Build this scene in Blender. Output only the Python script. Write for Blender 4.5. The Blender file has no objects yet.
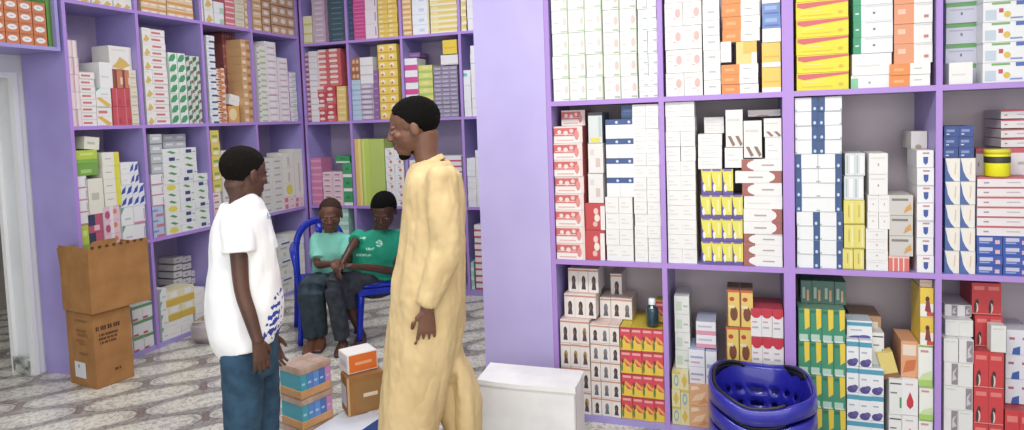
import bpy, bmesh, math, random
from mathutils import Vector, Matrix, noise
random.seed(7)
C = bpy.context.scene.collection
sc = bpy.context.scene
# ---------------------------------------------------------------- camera model
CAMH = 1.5
F_, YAW, PITCH, ROLL = 667.58, .3351, .0614, -.0347
Fw = Vector((-math.sin(YAW)*math.cos(PITCH), math.cos(YAW)*math.cos(PITCH), -math.sin(PITCH)))
R0 = Vector((math.cos(YAW), math.sin(YAW), 0)); U0 = R0.cross(Fw)
Rt = R0*math.cos(ROLL)+U0*math.sin(ROLL); Up = U0*math.cos(ROLL)-R0*math.sin(ROLL)
CP = Vector((0, 0, CAMH))
def ray(x, y): return Fw+Rt*((x-512)/F_)+Up*((160-y)/F_)
def W(x, y, z): return CP+ray(x, y)*z
def onX(x, y, v): d = ray(x, y); return CP+d*(v/d.x)
def onY(x, y, v): d = ray(x, y); return CP+d*(v/d.y)
def onZ(x, y, v): d = ray(x, y); return CP+d*((v-CAMH)/d.z)
D1, XL, D2 = 3.132, -3.836, 5.202
# ---------------------------------------------------------------- materials
def lin(h):
    h = h.lstrip('#'); o = []
    for i in (0, 2, 4):
        c = int(h[i:i+2], 16)/255
        o.append(c/12.92 if c <= .04045 else ((c+.055)/1.055)**2.4)
    return (*o, 1)
_m = {}
def mat(h, rough=.5, metal=0, name=None, bump=0, bscale=200, trans=0, coat=0):
    k = (h, rough, metal, bump, bscale, trans, coat)
    if k in _m: return _m[k]
    m = bpy.data.materials.new(name or 'mat_'+h.lstrip('#')); m.use_nodes = True
    nt = m.node_tree; b = nt.nodes['Principled BSDF']
    b.inputs['Base Color'].default_value = lin(h)
    b.inputs['Roughness'].default_value = rough; b.inputs['Metallic'].default_value = metal
    b.inputs['Transmission Weight'].default_value = trans
    b.inputs['Coat Weight'].default_value = coat
    if bump:
        n = nt.nodes.new('ShaderNodeTexNoise'); n.inputs['Scale'].default_value = bscale
        tc = nt.nodes.new('ShaderNodeTexCoord'); nt.links.new(tc.outputs['Object'], n.inputs['Vector'])
        bp = nt.nodes.new('ShaderNodeBump'); bp.inputs['Strength'].default_value = bump; bp.inputs['Distance'].default_value = .01
        nt.links.new(n.outputs['Fac'], bp.inputs['Height']); nt.links.new(bp.outputs['Normal'], b.inputs['Normal'])
    if 'hair' in (name or ''): b.inputs['Specular IOR Level'].default_value = .15
    _m[k] = m; return m
def mottled(name, h1, h2, scale, rough=.7, detail=4, bump=.1, stretch=(1, 1, 1)):
    m = bpy.data.materials.new(name); m.use_nodes = True; nt = m.node_tree; b = nt.nodes['Principled BSDF']
    tc = nt.nodes.new('ShaderNodeTexCoord'); mp = nt.nodes.new('ShaderNodeMapping'); mp.inputs['Scale'].default_value = stretch
    n = nt.nodes.new('ShaderNodeTexNoise'); n.inputs['Scale'].default_value = scale; n.inputs['Detail'].default_value = detail
    r = nt.nodes.new('ShaderNodeValToRGB'); r.color_ramp.elements[0].color = lin(h1); r.color_ramp.elements[1].color = lin(h2)
    r.color_ramp.elements[0].position = .35; r.color_ramp.elements[1].position = .65
    nt.links.new(tc.outputs['Object'], mp.inputs[0]); nt.links.new(mp.outputs[0], n.inputs['Vector'])
    nt.links.new(n.outputs['Fac'], r.inputs[0]); nt.links.new(r.outputs[0], b.inputs['Base Color'])
    b.inputs['Roughness'].default_value = rough
    if bump:
        bp = nt.nodes.new('ShaderNodeBump'); bp.inputs['Strength'].default_value = bump; bp.inputs['Distance'].default_value = .01
        nt.links.new(n.outputs['Fac'], bp.inputs['Height']); nt.links.new(bp.outputs['Normal'], b.inputs['Normal'])
    return m
M_LILAC = mottled('lilac_laminate', '#9A8EC8', '#A398D0', 3, .38, 2, 0)
M_PIER = mottled('lit_lilac_laminate', '#B5AADB', '#BCB2E0', 3, .34, 2, 0)  # shelving laminate again, lightened for the strong light on the pier
M_EDGE = mat('#AC88D0', .4, name='purple_edge_band')
M_BACK = mottled('shelf_back_board', '#A99DBB', '#B4A8C2', 4, .6, 3, 0)
M_BACK2 = mottled('warm_back_board', '#C2B7BC', '#CDC3C6', 4, .6, 3, 0)
M_WALL = mottled('painted_wall', '#D9DBDC', '#E3E5E6', 2, .7, 3, .02)
M_CEIL = mat('#F2F2F2', .8, name='ceiling_white')
M_BOARD = mottled('brown_cardboard', '#96693A', '#A67745', 9, .8, 5, .03)
M_BOARD2 = mottled('light_cardboard', '#B98A5C', '#C99B6C', 12, .8, 5, .03)
# ---------------------------------------------------------------- object helpers
def link(name, me, m=None, parent=None, smooth=False):
    o = bpy.data.objects.new(name, me); C.objects.link(o)
    if m is not None:
        for k in (m if isinstance(m, (list, tuple)) else [m]): me.materials.append(k)
    if parent is not None: o.parent = parent
    if smooth:
        for p in me.polygons: p.use_smooth = True
    return o
def tag(o, label=None, cat=None, group=None, kind=None):
    if label: o['label'] = label
    if cat: o['category'] = cat
    if group: o['group'] = group
    if kind: o['kind'] = kind
    return o
def empty(name, loc, rz=0, **k):
    o = bpy.data.objects.new(name, None); C.objects.link(o); o.location = loc; o.rotation_euler = (0, 0, rz)
    o.empty_display_size = .05
    return tag(o, **k)
def bx(bm, x0, y0, z0, x1, y1, z1, mi=0):
    vs = [bm.verts.new(p) for p in ((x0,y0,z0),(x1,y0,z0),(x1,y1,z0),(x0,y1,z0),(x0,y0,z1),(x1,y0,z1),(x1,y1,z1),(x0,y1,z1))]
    for f in ((0,3,2,1),(4,5,6,7),(0,1,5,4),(1,2,6,5),(2,3,7,6),(3,0,4,7)):
        bm.faces.new([vs[i] for i in f]).material_index = mi
def mesh(bm, name='m'):
    me = bpy.data.meshes.new(name); bm.normal_update(); bm.to_mesh(me); bm.free(); return me
def boxobj(name, a, b, m, parent=None, bevel=0, kind=None):
    bm = bmesh.new(); bx(bm, *[min(a[i], b[i]) for i in range(3)], *[max(a[i], b[i]) for i in range(3)])
    if bevel: bmesh.ops.bevel(bm, geom=bm.edges[:], offset=bevel, segments=2, affect='EDGES')
    o = link(name, mesh(bm, name), m, parent)
    if kind: o['kind'] = kind
    return o
def rings(bm, rs, cap=True, mi=0):
    R = [[bm.verts.new(p) for p in r] for r in rs]; n = len(R[0])
    for a, b in zip(R, R[1:]):
        for i in range(n): bm.faces.new((a[i], a[(i+1) % n], b[(i+1) % n], b[i])).material_index = mi
    if cap:
        bm.faces.new(R[0][::-1]).material_index = mi; bm.faces.new(R[-1]).material_index = mi
def catmull(pts, n):
    out = []
    P = [pts[0]]+list(pts)+[pts[-1]]
    for i in range(1, len(P)-2):
        for k in range(n):
            t = k/n; a, b, c, d = P[i-1], P[i], P[i+1], P[i+2]
            out.append(tuple(.5*((2*b[j])+(-a[j]+c[j])*t+(2*a[j]-5*b[j]+4*c[j]-d[j])*t*t+(-a[j]+3*b[j]-3*c[j]+d[j])*t**3) for j in range(len(b))))
    out.append(tuple(pts[-1])); return out
def tube(bm, pts, side=None, seg=16, n=4, round_ends=True, mi=0):
    """pts: (Vector, ra, rb): ra across 'side', rb across the other axis"""
    q = catmull([(*p[0], p[1], p[2] if len(p) > 2 else p[1]) for p in pts], n)
    rs = []
    for i, v in enumerate(q):
        c = Vector(v[:3]); a = Vector(q[max(i-1, 0)][:3]); b = Vector(q[min(i+1, len(q)-1)][:3])
        t = (b-a).normalized()
        s = Vector(side) if side is not None else (Vector((0, 0, 1)) if abs(t.z) < .8 else Vector((1, 0, 0)))
        s = (s-t*s.dot(t)).normalized(); w = t.cross(s)
        def ring(cc, k): return [cc+s*(math.cos(2*math.pi*j/seg)*v[3]*k)+w*(math.sin(2*math.pi*j/seg)*v[4]*k) for j in range(seg)]
        r = min(v[3], v[4])
        if i == 0 and round_ends: rs += [ring(c-t*r*.6, .45), ring(c-t*r*.35, .8)]
        rs.append(ring(c, 1))
        if i == len(q)-1 and round_ends: rs += [ring(c+t*r*.35, .8), ring(c+t*r*.6, .45)]
    rings(bm, rs, True, mi)
def ell(bm, c, ax, rad, seg=16, rg=10):
    l, f, u = ax; rs = []
    for i in range(1, rg):
        a = math.pi*i/rg
        rs.append([c+u*(-math.cos(a)*rad[2])+l*(math.sin(a)*math.cos(2*math.pi*j/seg)*rad[0])+f*(math.sin(a)*math.sin(2*math.pi*j/seg)*rad[1]) for j in range(seg)])
    rings(bm, rs)
def remesh(bm, name, vox, m, parent, smooth=3, disp=None, colfn=None):
    bmesh.ops.recalc_face_normals(bm, faces=bm.faces[:])
    o = link(name, mesh(bm, name), None, None)
    r = o.modifiers.new('r', 'REMESH'); r.mode = 'VOXEL'; r.voxel_size = vox
    if smooth: s = o.modifiers.new('s', 'SMOOTH'); s.factor = .5; s.iterations = smooth
    dg = bpy.context.evaluated_depsgraph_get(); me = bpy.data.meshes.new_from_object(o.evaluated_get(dg))
    o.modifiers.clear(); old = o.data; o.data = me; bpy.data.meshes.remove(old)
    me.materials.clear()
    for k in (m if isinstance(m, (list, tuple)) else [m]): me.materials.append(k)
    if disp:
        ns = [v.normal.copy() for v in me.vertices]
        for v, nn in zip(me.vertices, ns): v.co += nn*disp(v.co)
    for p in me.polygons:
        p.use_smooth = True
        if colfn: p.material_index = colfn(p.center, p.normal)
    if parent is not None:
        off = parent.location
        for v in me.vertices: v.co -= off
        o.parent = parent
    return o
# ================================================================ THE ROOM
S = 'structure'
fm = bpy.data.materials.new('floor_tiles'); fm.use_nodes = True
def floor_nodes():
    nt = fm.node_tree; N = nt.nodes; L = nt.links; b = N['Principled BSDF']; b.inputs['Roughness'].default_value = .22
    def mth(op, a, b_=None, c=None):
        n = N.new('ShaderNodeMath'); n.operation = op
        for i, v in enumerate((a, b_, c)):
            if v is None: continue
            if isinstance(v, (int, float)): n.inputs[i].default_value = v
            else: L.new(v, n.inputs[i])
        return n.outputs[0]
    tc = N.new('ShaderNodeTexCoord'); sp = N.new('ShaderNodeSeparateXYZ'); L.new(tc.outputs['Object'], sp.inputs[0])
    X, Y = sp.outputs[0], sp.outputs[1]; k = .70710678
    u = mth('MULTIPLY', mth('ADD', X, Y), k); v = mth('MULTIPLY', mth('SUBTRACT', Y, X), k)
    T = .23; T2 = .62
    vr = mth('DIVIDE', v, T); row = mth('FLOOR', vr); vf = mth('SUBTRACT', mth('SUBTRACT', vr, row), .5)
    par = mth('FLOORED_MODULO', row, 2.0)
    ur = mth('DIVIDE', mth('ADD', u, mth('MULTIPLY', par, T2/2)), T2); uf = mth('SUBTRACT', mth('FRACT', ur), .5)
    uu = mth('MULTIPLY', uf, T2); vv = mth('MULTIPLY', vf, T)
    ns = N.new('ShaderNodeTexNoise'); ns.inputs['Scale'].default_value = 14; ns.inputs['Detail'].default_value = 6; L.new(tc.outputs['Object'], ns.inputs['Vector'])
    wob = mth('MULTIPLY', mth('SUBTRACT', ns.outputs['Fac'], .5), .35)
    e = mth('ADD', mth('ADD', mth('POWER', mth('ABSOLUTE', mth('DIVIDE', uu, .305)), 2.5), mth('POWER', mth('ABSOLUTE', mth('DIVIDE', vv, .111)), 2.2)), wob)
    r = N.new('ShaderNodeValToRGB'); L.new(e, r.inputs[0]); cr = r.color_ramp
    cr.elements[0].position = 0; cr.elements[0].color = lin('#E0DCCF'); cr.elements[1].position = 1; cr.elements[1].color = lin('#A29C96')
    for p, c in ((.6, '#D9D5C9'), (.74, '#B5B1A7'), (.82, '#D6D2C7'), (.93, '#7C7772')):
        x = cr.elements.new(p); x.color = lin(c)
    r2 = N.new('ShaderNodeValToRGB'); n2 = N.new('ShaderNodeTexNoise'); n2.inputs['Scale'].default_value = 34; n2.inputs['Detail'].default_value = 5; n2.inputs['Distortion'].default_value = 1.2
    L.new(tc.outputs['Object'], n2.inputs['Vector']); L.new(n2.outputs['Fac'], r2.inputs[0])
    r2.color_ramp.elements[0].position = .38; r2.color_ramp.elements[0].color = (.46, .46, .46, 1); r2.color_ramp.elements[1].position = .55; r2.color_ramp.elements[1].color = (1, 1, 1, 1)
    mx = N.new('ShaderNodeMix'); mx.data_type = 'RGBA'; mx.blend_type = 'MULTIPLY'; mx.inputs[0].default_value = .75
    L.new(r.outputs[0], mx.inputs[6]); L.new(r2.outputs[0], mx.inputs[7])
    # brown mark where the ovals' ends meet
    en = mth('MULTIPLY', mth('GREATER_THAN', mth('ABSOLUTE', uf), .47), mth('LESS_THAN', mth('ABSOLUTE', vf), .3))
    mx2 = N.new('ShaderNodeMix'); mx2.data_type = 'RGBA'; L.new(mth('MULTIPLY', en, .7), mx2.inputs[0]); L.new(mx.outputs[2], mx2.inputs[6]); mx2.inputs[7].default_value = lin('#7E6A66')
    # grout of the 30 cm tiles
    gx = mth('ABSOLUTE', mth('SUBTRACT', mth('FRACT', mth('DIVIDE', X, .44)), .5)); gy = mth('ABSOLUTE', mth('SUBTRACT', mth('FRACT', mth('DIVIDE', Y, .44)), .5))
    g = mth('GREATER_THAN', mth('MAXIMUM', gx, gy), .496)
    mx3 = N.new('ShaderNodeMix'); mx3.data_type = 'RGBA'; L.new(mth('MULTIPLY', g, .35), mx3.inputs[0]); L.new(mx2.outputs[2], mx3.inputs[6]); mx3.inputs[7].default_value = lin('#7A7670')
    L.new(mx3.outputs[2], b.inputs['Base Color'])
floor_nodes()
boxobj('floor', (-6.2, -2.2, -.1), (3.0, 5.75, 0), fm, kind=S)
boxobj('ceiling', (-4.4, -2.2, 3.1), (3.0, 5.75, 3.2), M_CEIL, kind=S)
# left wall with a doorway beside the shelving
bm = bmesh.new(); WX = -4.215
bx(bm, WX-.2, 2.895, 0, WX, 5.75, 3.1); bx(bm, WX-.2, 2.0, 1.86, WX, 2.895, 3.1); bx(bm, WX-.2, -2.2, 0, WX, 2.0, 3.1)
link('wall_left', mesh(bm), M_WALL)['kind'] = S
bm = bmesh.new()
bx(bm, WX-.03, 2.872, 0, WX+.012, 2.90, 1.89); bx(bm, WX-.03, 1.99, 0, WX+.012, 2.02, 1.89); bx(bm, WX-.03, 2.02, 1.855, WX+.012, 2.872, 1.89)
bx(bm, WX-.2, 2.872, 0, WX-.17, 2.895, 1.86)
link('door_1', mesh(bm), mat('#E9EAEA', .4, name='white_gloss_frame'))['kind'] = S
M_MARB = mottled('marble_skirting', '#5C635F', '#C9CBC4', 26, .3, 6, 0)
boxobj('baseboard_left', (WX-.17, 2.862, 0), (WX-.03, 2.872, .11), M_MARB, kind=S)
boxobj('wall_back', (-4.4, 5.585, 0), (-.5, 5.75, 3.1), M_WALL, kind=S)
boxobj('wall_facing', (-.87, 3.53, 0), (3.0, 3.63, 3.1), M_WALL, kind=S)
boxobj('wall_inner', (-.87, 3.63, 0), (-.77, 5.585, 3.1), M_WALL, kind=S)
boxobj('wall_right', (2.9, -2.2, 0), (3.0, 3.53, 3.1), M_WALL, kind=S)
# hallway beyond the doorway
boxobj('wall_hallway', (-6.2, 0.5, 0), (-6.1, 5.75, 2.6), mat('#B9AFA6', .8), kind=S)
boxobj('wall_hallway_end', (-6.1, 4.2, 0), (WX-.2, 4.3, 2.6), mat('#8C8079', .8), kind=S)

# ================================================================ SHELVING
TH = .022
def place(U, u, inset, z):
    if U == 'L': return Vector((XL-inset, u, z)), math.pi/2
    return Vector((u, (D1 if U == 'R' else D2)+inset, z)), 0
def uz(U, px, py, inset):
    if U == 'L': p = onX(px, py, XL-inset); return p.y, p.z
    p = onY(px, py, (D1 if U == 'R' else D2)+inset); return p.x, p.z
def shelving(U, us, zs, top, depth, label, side_in=True, base=.0, plinth=.03, th=TH, doubles=()):
    """us: positions of the uprights' centres; zs: undersides of the shelves"""
    o, rz = place(U, us[0], 0, 0)
    root = empty('shelving_unit', o, rz, label=label, cat='shelving', group='purple shop shelving units')
    w = us[-1]-us[0]
    for i, u in enumerate(us):
        x = u-us[0]; bm = bmesh.new(); a = x-th/2 if 0 < i < len(us)-1 else (x if i == 0 else x-th)
        bx(bm, a, .002, base, a+th, depth, top); 
        o1 = link('side_panel' if i in (0, len(us)-1) else 'divider', mesh(bm), M_LILAC, root)
        bm = bmesh.new(); bx(bm, a-.0005, 0, base, a+th+.0005, .002, top); link('edge_band', mesh(bm), M_EDGE, o1)
    for z in list(zs)+[top-th]:
        bm = bmesh.new(); bx(bm, th, .002, z, w-th, depth-.008, z+th); o1 = link('shelf_board', mesh(bm), M_LILAC, root)
        bm = bmesh.new(); bx(bm, th, 0.0005, z-.0005, w-th, .002, z+th+.0005); link('edge_band', mesh(bm), M_EDGE, o1)
    bm = bmesh.new(); bx(bm, th, .004, base, w-th, .022, plinth); link('plinth', mesh(bm), M_LILAC, root)
    bm = bmesh.new(); bx(bm, th, .022, plinth-.02, w-th, depth-.008, plinth+.0005); link('bottom_board', mesh(bm), M_LILAC, root)
    bm = bmesh.new(); bx(bm, .004, depth-.008, plinth, w-.004, depth, top-.004); link('back_panel', mesh(bm), M_BACK2 if U == 'R' else M_BACK, root)
    return root
RX = [-.8912, -.3564, .1829, .7507, 1.33, 1.9]
RZ = [.7806, 1.5548]
shelving('R', [RX[0]-.012, RX[1], RX[2]], RZ, 2.36, .375, 'tall purple shelving unit next to the bare lilac pier, two bays wide')
shelving('R', [RX[2]+.001, RX[3], RX[4], RX[5]], RZ, 2.36, .375, 'tall purple shelving unit behind the blue baskets with yellow cartons on top')
LY = [2.9393, 3.463, 4.0325, 4.576, 5.2]
LZ = [.742, 1.5248, 2.2925]
shelving('L', LY, LZ, 3.05, .37, 'long purple shelving unit behind the boy in the white shirt, facing the room')
BX_ = [-3.82, -3.3298, onY(401, 40, D2).x, -2.2405, -1.72, -1.2, -.88]
BZ = [.742, 1.5109, 2.2257]
shelving('B', BX_, BZ, 3.05, .375, 'purple shelving unit on the back wall behind the seated boys', plinth=.05)
# pier: the plain end panel of a shelving unit that faces away
PX0, PX1 = -1.272, -.905
pr = empty('shelving_unit', (PX0, D1, 0), 0, label='shelving unit whose plain lilac end panel stands beside the white carton', cat='shelving', group='purple shop shelving units')
boxobj('end_panel', (0, 0, 0), (PX1-PX0, .022, 3.05), M_PIER, pr)
boxobj('back_panel', (PX1-PX0-.02, .022, 0), (PX1-PX0, 1.3, 3.05), M_LILAC, pr)
boxobj('side_panel', (0, 1.3, 0), (PX1-PX0, 1.322, 3.05), M_LILAC, pr)
for z in (.05, .742, 1.52, 2.25): boxobj('shelf_board', (.002, .022, z), (PX1-PX0-.02, 1.3, z+.022), M_LILAC, pr)
# shelf over the doorway
ov = empty('wall_shelf', (XL, 2.915, 1.995), 0, label='lilac shelf over the doorway stacked with orange cartons', cat='shelf')
boxobj('shelf_board', (0, -1.1, 0), (-.37, 0, .022), M_LILAC, ov)
boxobj('end_panel', (0, -.02, .022), (-.37, 0, .9), M_LILAC, ov)
boxobj('back_panel', (-.355, -1.1, .022), (-.37, -.02, .9), M_BACK, ov)

# ================================================================ CARTONS
ST = {}
def sty(key, desc, base, art=(), side=None, top=None, name='medicine_box', d=.17, rough=.45, cat='medicine box'):
    ST[key] = dict(desc=desc, base=base, art=art, side=side or base, top=top or base, name=name, d=d, rough=rough, cat=cat)
def art_mesh(bm, art, mats, plane=0):
    L_ = {0: lambda x, y, e: (x-.5, -e, y), 1: lambda x, y, e: (.5+e, x, y)}[plane]
    for i, a in enumerate(art):
        e = .0035+.0012*i
        if a[0] == 'o':
            _, c, cx, cy, rx, ry = a; pts = [(cx+rx*math.cos(t*math.pi/6), cy+ry*math.sin(t*math.pi/6)) for t in range(12)]
        elif a[0] == 'p': _, c, pts = a
        else: c, x0, y0, x1, y1 = a; pts = [(x0, y0), (x1, y0), (x1, y1), (x0, y1)]
        if c not in mats: mats.append(c)
        f = bm.faces.new([bm.verts.new(L_(x, y, e)) for x, y in pts]); f.material_index = mats.index(c)
_bm = {}
def hazed(h):  # washes a carton colour out: veiling haze mixed into the colour itself
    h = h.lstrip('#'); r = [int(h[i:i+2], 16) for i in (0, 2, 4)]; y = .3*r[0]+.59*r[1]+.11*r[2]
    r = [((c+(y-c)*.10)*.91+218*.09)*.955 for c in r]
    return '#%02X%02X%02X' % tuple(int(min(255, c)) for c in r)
def boxmesh(key):
    if key in _bm: return _bm[key]
    s = ST[key]; bm = bmesh.new(); cols = [s['base'], s['side'], s['top']]
    v = [bm.verts.new(p) for p in ((-.5,0,0),(.5,0,0),(.5,1,0),(-.5,1,0),(-.5,0,1),(.5,0,1),(.5,1,1),(-.5,1,1))]
    for f, mi in (((0,3,2,1),0),((4,5,6,7),2),((0,1,5,4),0),((1,2,6,5),1),((2,3,7,6),1),((3,0,4,7),1)):
        bm.faces.new([v[i] for i in f]).material_index = mi
    # lid flap seam on the front
    art_mesh(bm, list(s['art']), cols)
    me = mesh(bm, key)
    for c in cols: me.materials.append(mat(hazed(c), s['rough']))
    _bm[key] = me; return me
ORD = ['bottom', 'second', 'third', 'fourth', 'fifth', 'sixth', 'seventh', 'eighth', 'ninth', 'tenth', 'eleventh', 'twelfth', 'thirteenth', 'fourteenth', 'fifteenth', 'sixteenth', 'seventeenth', 'eighteenth', 'nineteenth', 'twentieth']
CO = ['first', 'second', 'third', 'fourth', 'fifth', 'sixth', 'seventh', 'eighth', 'ninth', 'tenth', 'eleventh', 'twelfth', 'thirteenth', 'fourteenth', 'fifteenth', 'sixteenth', 'seventeenth', 'eighteenth', 'nineteenth', 'twentieth','twentyfirst','twentysecond','twentythird','twentyfourth']
NB = [0]
def one(key, loc, rz, w, d, h, label, group, tilt=0):
    s = ST[key]; o = bpy.data.objects.new(s['name'], boxmesh(key)); C.objects.link(o)
    o.location = loc; o.rotation_euler = (0, tilt, rz); o.scale = (w, d, h)
    tag(o, label, s['cat'], group); NB[0] += 1
    return o
FACES = {'R': [(RX[0]-.012, RX[0]+.010), (RX[1]-.011, RX[1]+.011), (RX[2]-.022, RX[2]+.023), (RX[3]-.011, RX[3]+.011), (RX[4]-.011, RX[4]+.011)],
         'L': [(LY[0], LY[0]+.022), (LY[1]-.011, LY[1]+.011), (LY[2]-.011, LY[2]+.011), (LY[3]-.011, LY[3]+.011), (LY[4]-.022, LY[4])],
         'B': [(BX_[0], BX_[0]+.022)]+[(b-.011, b+.011) for b in BX_[1:-1]]+[(BX_[-1]-.022, BX_[-1])]}
def zcap(U, zb):
    for q in {'R': RZ+[2.335], 'L': LZ+[3.02], 'B': BZ+[3.02]}[U]:
        if q > zb+.05: return q-.003
    return 9
def clamp(U, u0, u1):
    m = (u0+u1)/2; F = FACES[U]
    for (a, b), (c, d) in zip(F, F[1:]):
        if (a+b)/2 < m <= (c+d)/2: return max(u0, b+.0035), min(u1, c-.0035)
    return u0, u1
def cell(U, zb, where, cols, jit=1.0):
    """cols: list of columns; a column = list of (x0, x1, ytop, n, style[, nc, inset]) from the shelf up; '+z' as a bare number sets the base height"""
    ci = 0
    for col in cols:
        z = zb+.0008; row = 0; mx = 1
        for seg in col:
            x0, x1, yt, n, st = seg[:5]; nc = seg[5] if len(seg) > 5 else 1; ins = seg[6] if len(seg) > 6 else .015
            sts = st if isinstance(st, (list, tuple)) else [st]
            xm = (x0+x1)/2
            _, ztop = uz(U, xm, yt, ins)
            # pixel row of the middle of this segment, for the columns' lean
            pm = place(U, uz(U, xm, 130, ins)[0], ins, (z+min(ztop, z+.6))/2)[0]
            dd = pm-CP; ym = 160-F_*dd.dot(Up)/dd.dot(Fw)
            u0, u1 = uz(U, x0, ym, ins)[0], uz(U, x1, ym, ins)[0]
            u0, u1 = clamp(U, u0, u1)
            ztop = min(ztop, zcap(U, zb))
            h = (ztop-z)/n; w = (u1-u0)/nc
            if h < .004: continue
            for r in range(n):
                for c in range(nc):
                    k = sts[(r*nc+c) % len(sts)] if len(sts) > 1 else sts[0]
                    s = ST[k]; jr = random.uniform(-1, 1)*.009*jit; ji = random.uniform(0, .006)*jit
                    loc, rz = place(U, u0+(c+.5)*w+random.uniform(-1, 1)*.0012*jit, ins+ji, z+r*h)
                    d = min(s['d'], .352-ins-ji)
                    wherew = f"{ORD[min(row+r, 19)]} in {CO[ci+c]} pile, {where}"
                    one(k, loc, rz+jr, w*.984, d, h*.985, f"{s['desc']}, {wherew}", f"{s['desc']}s, {where}")
            z += h*n; row += n; mx = max(mx, nc)
        ci += mx
W_, G_, R_, Bl = '#F1F0EC', '#7CB35E', '#D4504C', '#33518F'
P_ = 'p'
FIG = lambda c1, c2: [('o', c1, .5, .62, .12, .12), ('p', c2, [(.3, .2), (.7, .2), (.64, .5), (.5, .58), (.36, .5)])]
# style key, description, base colour, printed marks
sty('baby', 'white baby-food carton with green', '#F2F1EC', [('o', '#E6D2CC', .8, .5, .1, .17), ('#B4CFA0', .55, .04, .95, .1), ('#DCE6D6', .1, .78, .5, .84), ('#C9C4BE', .12, .45, .45, .48), ('#9CC084', .95, .0, 1, 1)], name='infant_milk_carton', cat='carton')
sty('baby2', 'white baby-food carton with pink', '#F3F0EC', [('o', '#E9C4BC', .78, .5, .13, .2), ('#A8BE84', .6, .05, .92, .12), ('#E5DCD6', .1, .75, .5, .82), ('#CFC8C0', .1, .4, .45, .43), ('#8AA87C', .96, .0, 1, 1)], name='infant_milk_carton', cat='carton')
sty('baby3', 'white carton with pink portrait', '#F3EEEA', [('o', '#E2B4AC', .72, .55, .16, .2), ('o', '#F6E2DA', .72, .2, .13, .14), ('#D9A6A6', .45, .3, .62, .34), ('#E3D8D2', .1, .75, .45, .82), ('#D8CFC8', .1, .5, .4, .53)], name='infant_milk_carton', cat='carton')
sty('wthin', 'slim white carton with blue print', '#F0F1F0', [('#9FBCCB', .55, .1, .95, .22), ('#D5D9D6', .1, .5, .6, .6)])
sty('wgrid', 'small white carton with grey print', '#EFEEEB', [('#BDB9B4', .3, .5, .6, .6), ('#C8B0A8', .62, .48, .7, .6)])
sty('wplain', 'small plain white carton', '#F1F0EE', [('#DEDBD6', .15, .35, .75, .42), ('#E0D8D2', .15, .6, .5, .66)])
sty('orw', 'orange and white flat carton', '#F3F1ED', [('#F0873A', 0, 0, .5, 1), ('#F6A867', .1, .35, .35, .6), ('#A9A29E', .6, .5, .8, .56)], side='#E07A34')
sty('orw2', 'salmon orange and white carton', '#F2EFEC', [('#EE9468', 0, 0, .52, 1), ('#F8C4A4', .1, .5, .3, .75), ('#C97B6D', .78, .25, .9, .4), ('#DDD8D4', .56, .9, 1, .96)], side='#D98A66')
sty('yel', 'yellow carton with white band', '#F2C84E', [('#F4F0E6', 0, 0, 1, .2), ('#E8B23C', .1, .4, .9, .46)], side='#D9472F')
sty('yel2', 'small yellow and cream carton', '#EFD27C', [('#F0BE4A', .35, .45, 1, 1), ('#F5F0E2', .75, 0, 1, .5)])
sty('blu', 'blue and white carton', '#6E8FD0', [('#94B0E2', .15, .5, .8, .8), ('#4C6CB8', .1, .15, .9, .3)])
sty('yr', 'bright yellow carton with red stripe', '#F2E01E', [('p', '#DE5B60', [(.02, .93), (.02, .72), (.14, .6), (.5, .72), (1, .86), (1, .97)]), ('#E8C81A', .1, .18, .7, .24), ('o', '#E4B82A', .85, .3, .05, .1), ('#F7EFAE', .1, .44, .5, .47)], side='#E0C81C', top='#D8555A', name='antacid_carton', d=.2)
sty('gw', 'white carton with green end', '#ECEDEF', [('#2E9C6C', 0, 0, .2, 1), ('#E8F2EC', .05, .45, .14, .53), ('#6F6A70', .5, .42, .56, .55), ('#CFCFD4', .3, .88, 1, .93)], side='#2E9C6C')
sty('gw2', 'white carton with mint end', '#EFEFEF', [('#7FCB9C', 0, 0, .18, .8), ('#888888', .45, .35, .5, .5)], side='#9ED2B0')
sty('lav', 'pale lavender carton with green edge', '#CFD0E2', [('#5FA454', 0, .8, 1, 1), ('#6F6A80', .42, .38, .48, .52), ('#B0B0CC', .1, .62, .8, .68)], side='#C4C6D8', top='#6FA85E')
sty('multi', 'white carton with multicoloured marks', '#EEEFF2', [('#74AE5C', .2, .86, .62, .97), ('#4464B4', .75, .78, 1, .98), ('o', '#E0BE3C', .55, .35, .08, .16), ('#CC4A4A', .36, .45, .46, .66), ('#C0D0DE', .05, .1, .3, .6), ('#7C94CC', .62, .12, .9, .2)])
sty('redw', 'white carton with red swirls', '#EFDAD4', [('#DE5C5C', 0, .42, .82, .9), ('o', '#F3E3DC', .2, .66, .07, .12), ('o', '#F3DDD6', .42, .6, .08, .14), ('o', '#F0D2CA', .62, .72, .07, .12), ('#F3E0DA', .05, .5, .7, .54), ('#F6EEEA', .0, .0, .9, .36), ('o', '#E68A84', .8, .45, .08, .3), ('#E9B0AA', .1, .12, .7, .2)], side='#D9625E', d=.12)
sty('redf', 'red carton with white flowers', '#CF3B3E', [('o', '#EFC9C0', .55, .7, .12, .12), ('o', '#F2E4DC', .6, .45, .14, .14), ('o', '#EBB9B0', .5, .22, .12, .1), ('#F0ECE6', .78, .0, 1, .9)], d=.12)
sty('whtall', 'upright white carton with faint print', '#ECE8E4', [('#D8C2BC', .5, .2, .8, .5), ('#DDD6D0', .15, .6, .4, .8)])
sty('wyb', 'white carton with yellow base', '#D9DFDC', [('#EAD83A', .15, .02, .8, .16), ('#2E3038', 0, .9, 1, 1), ('#B8C9CC', .75, .2, .92, .86)], side='#5E6A74')
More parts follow.
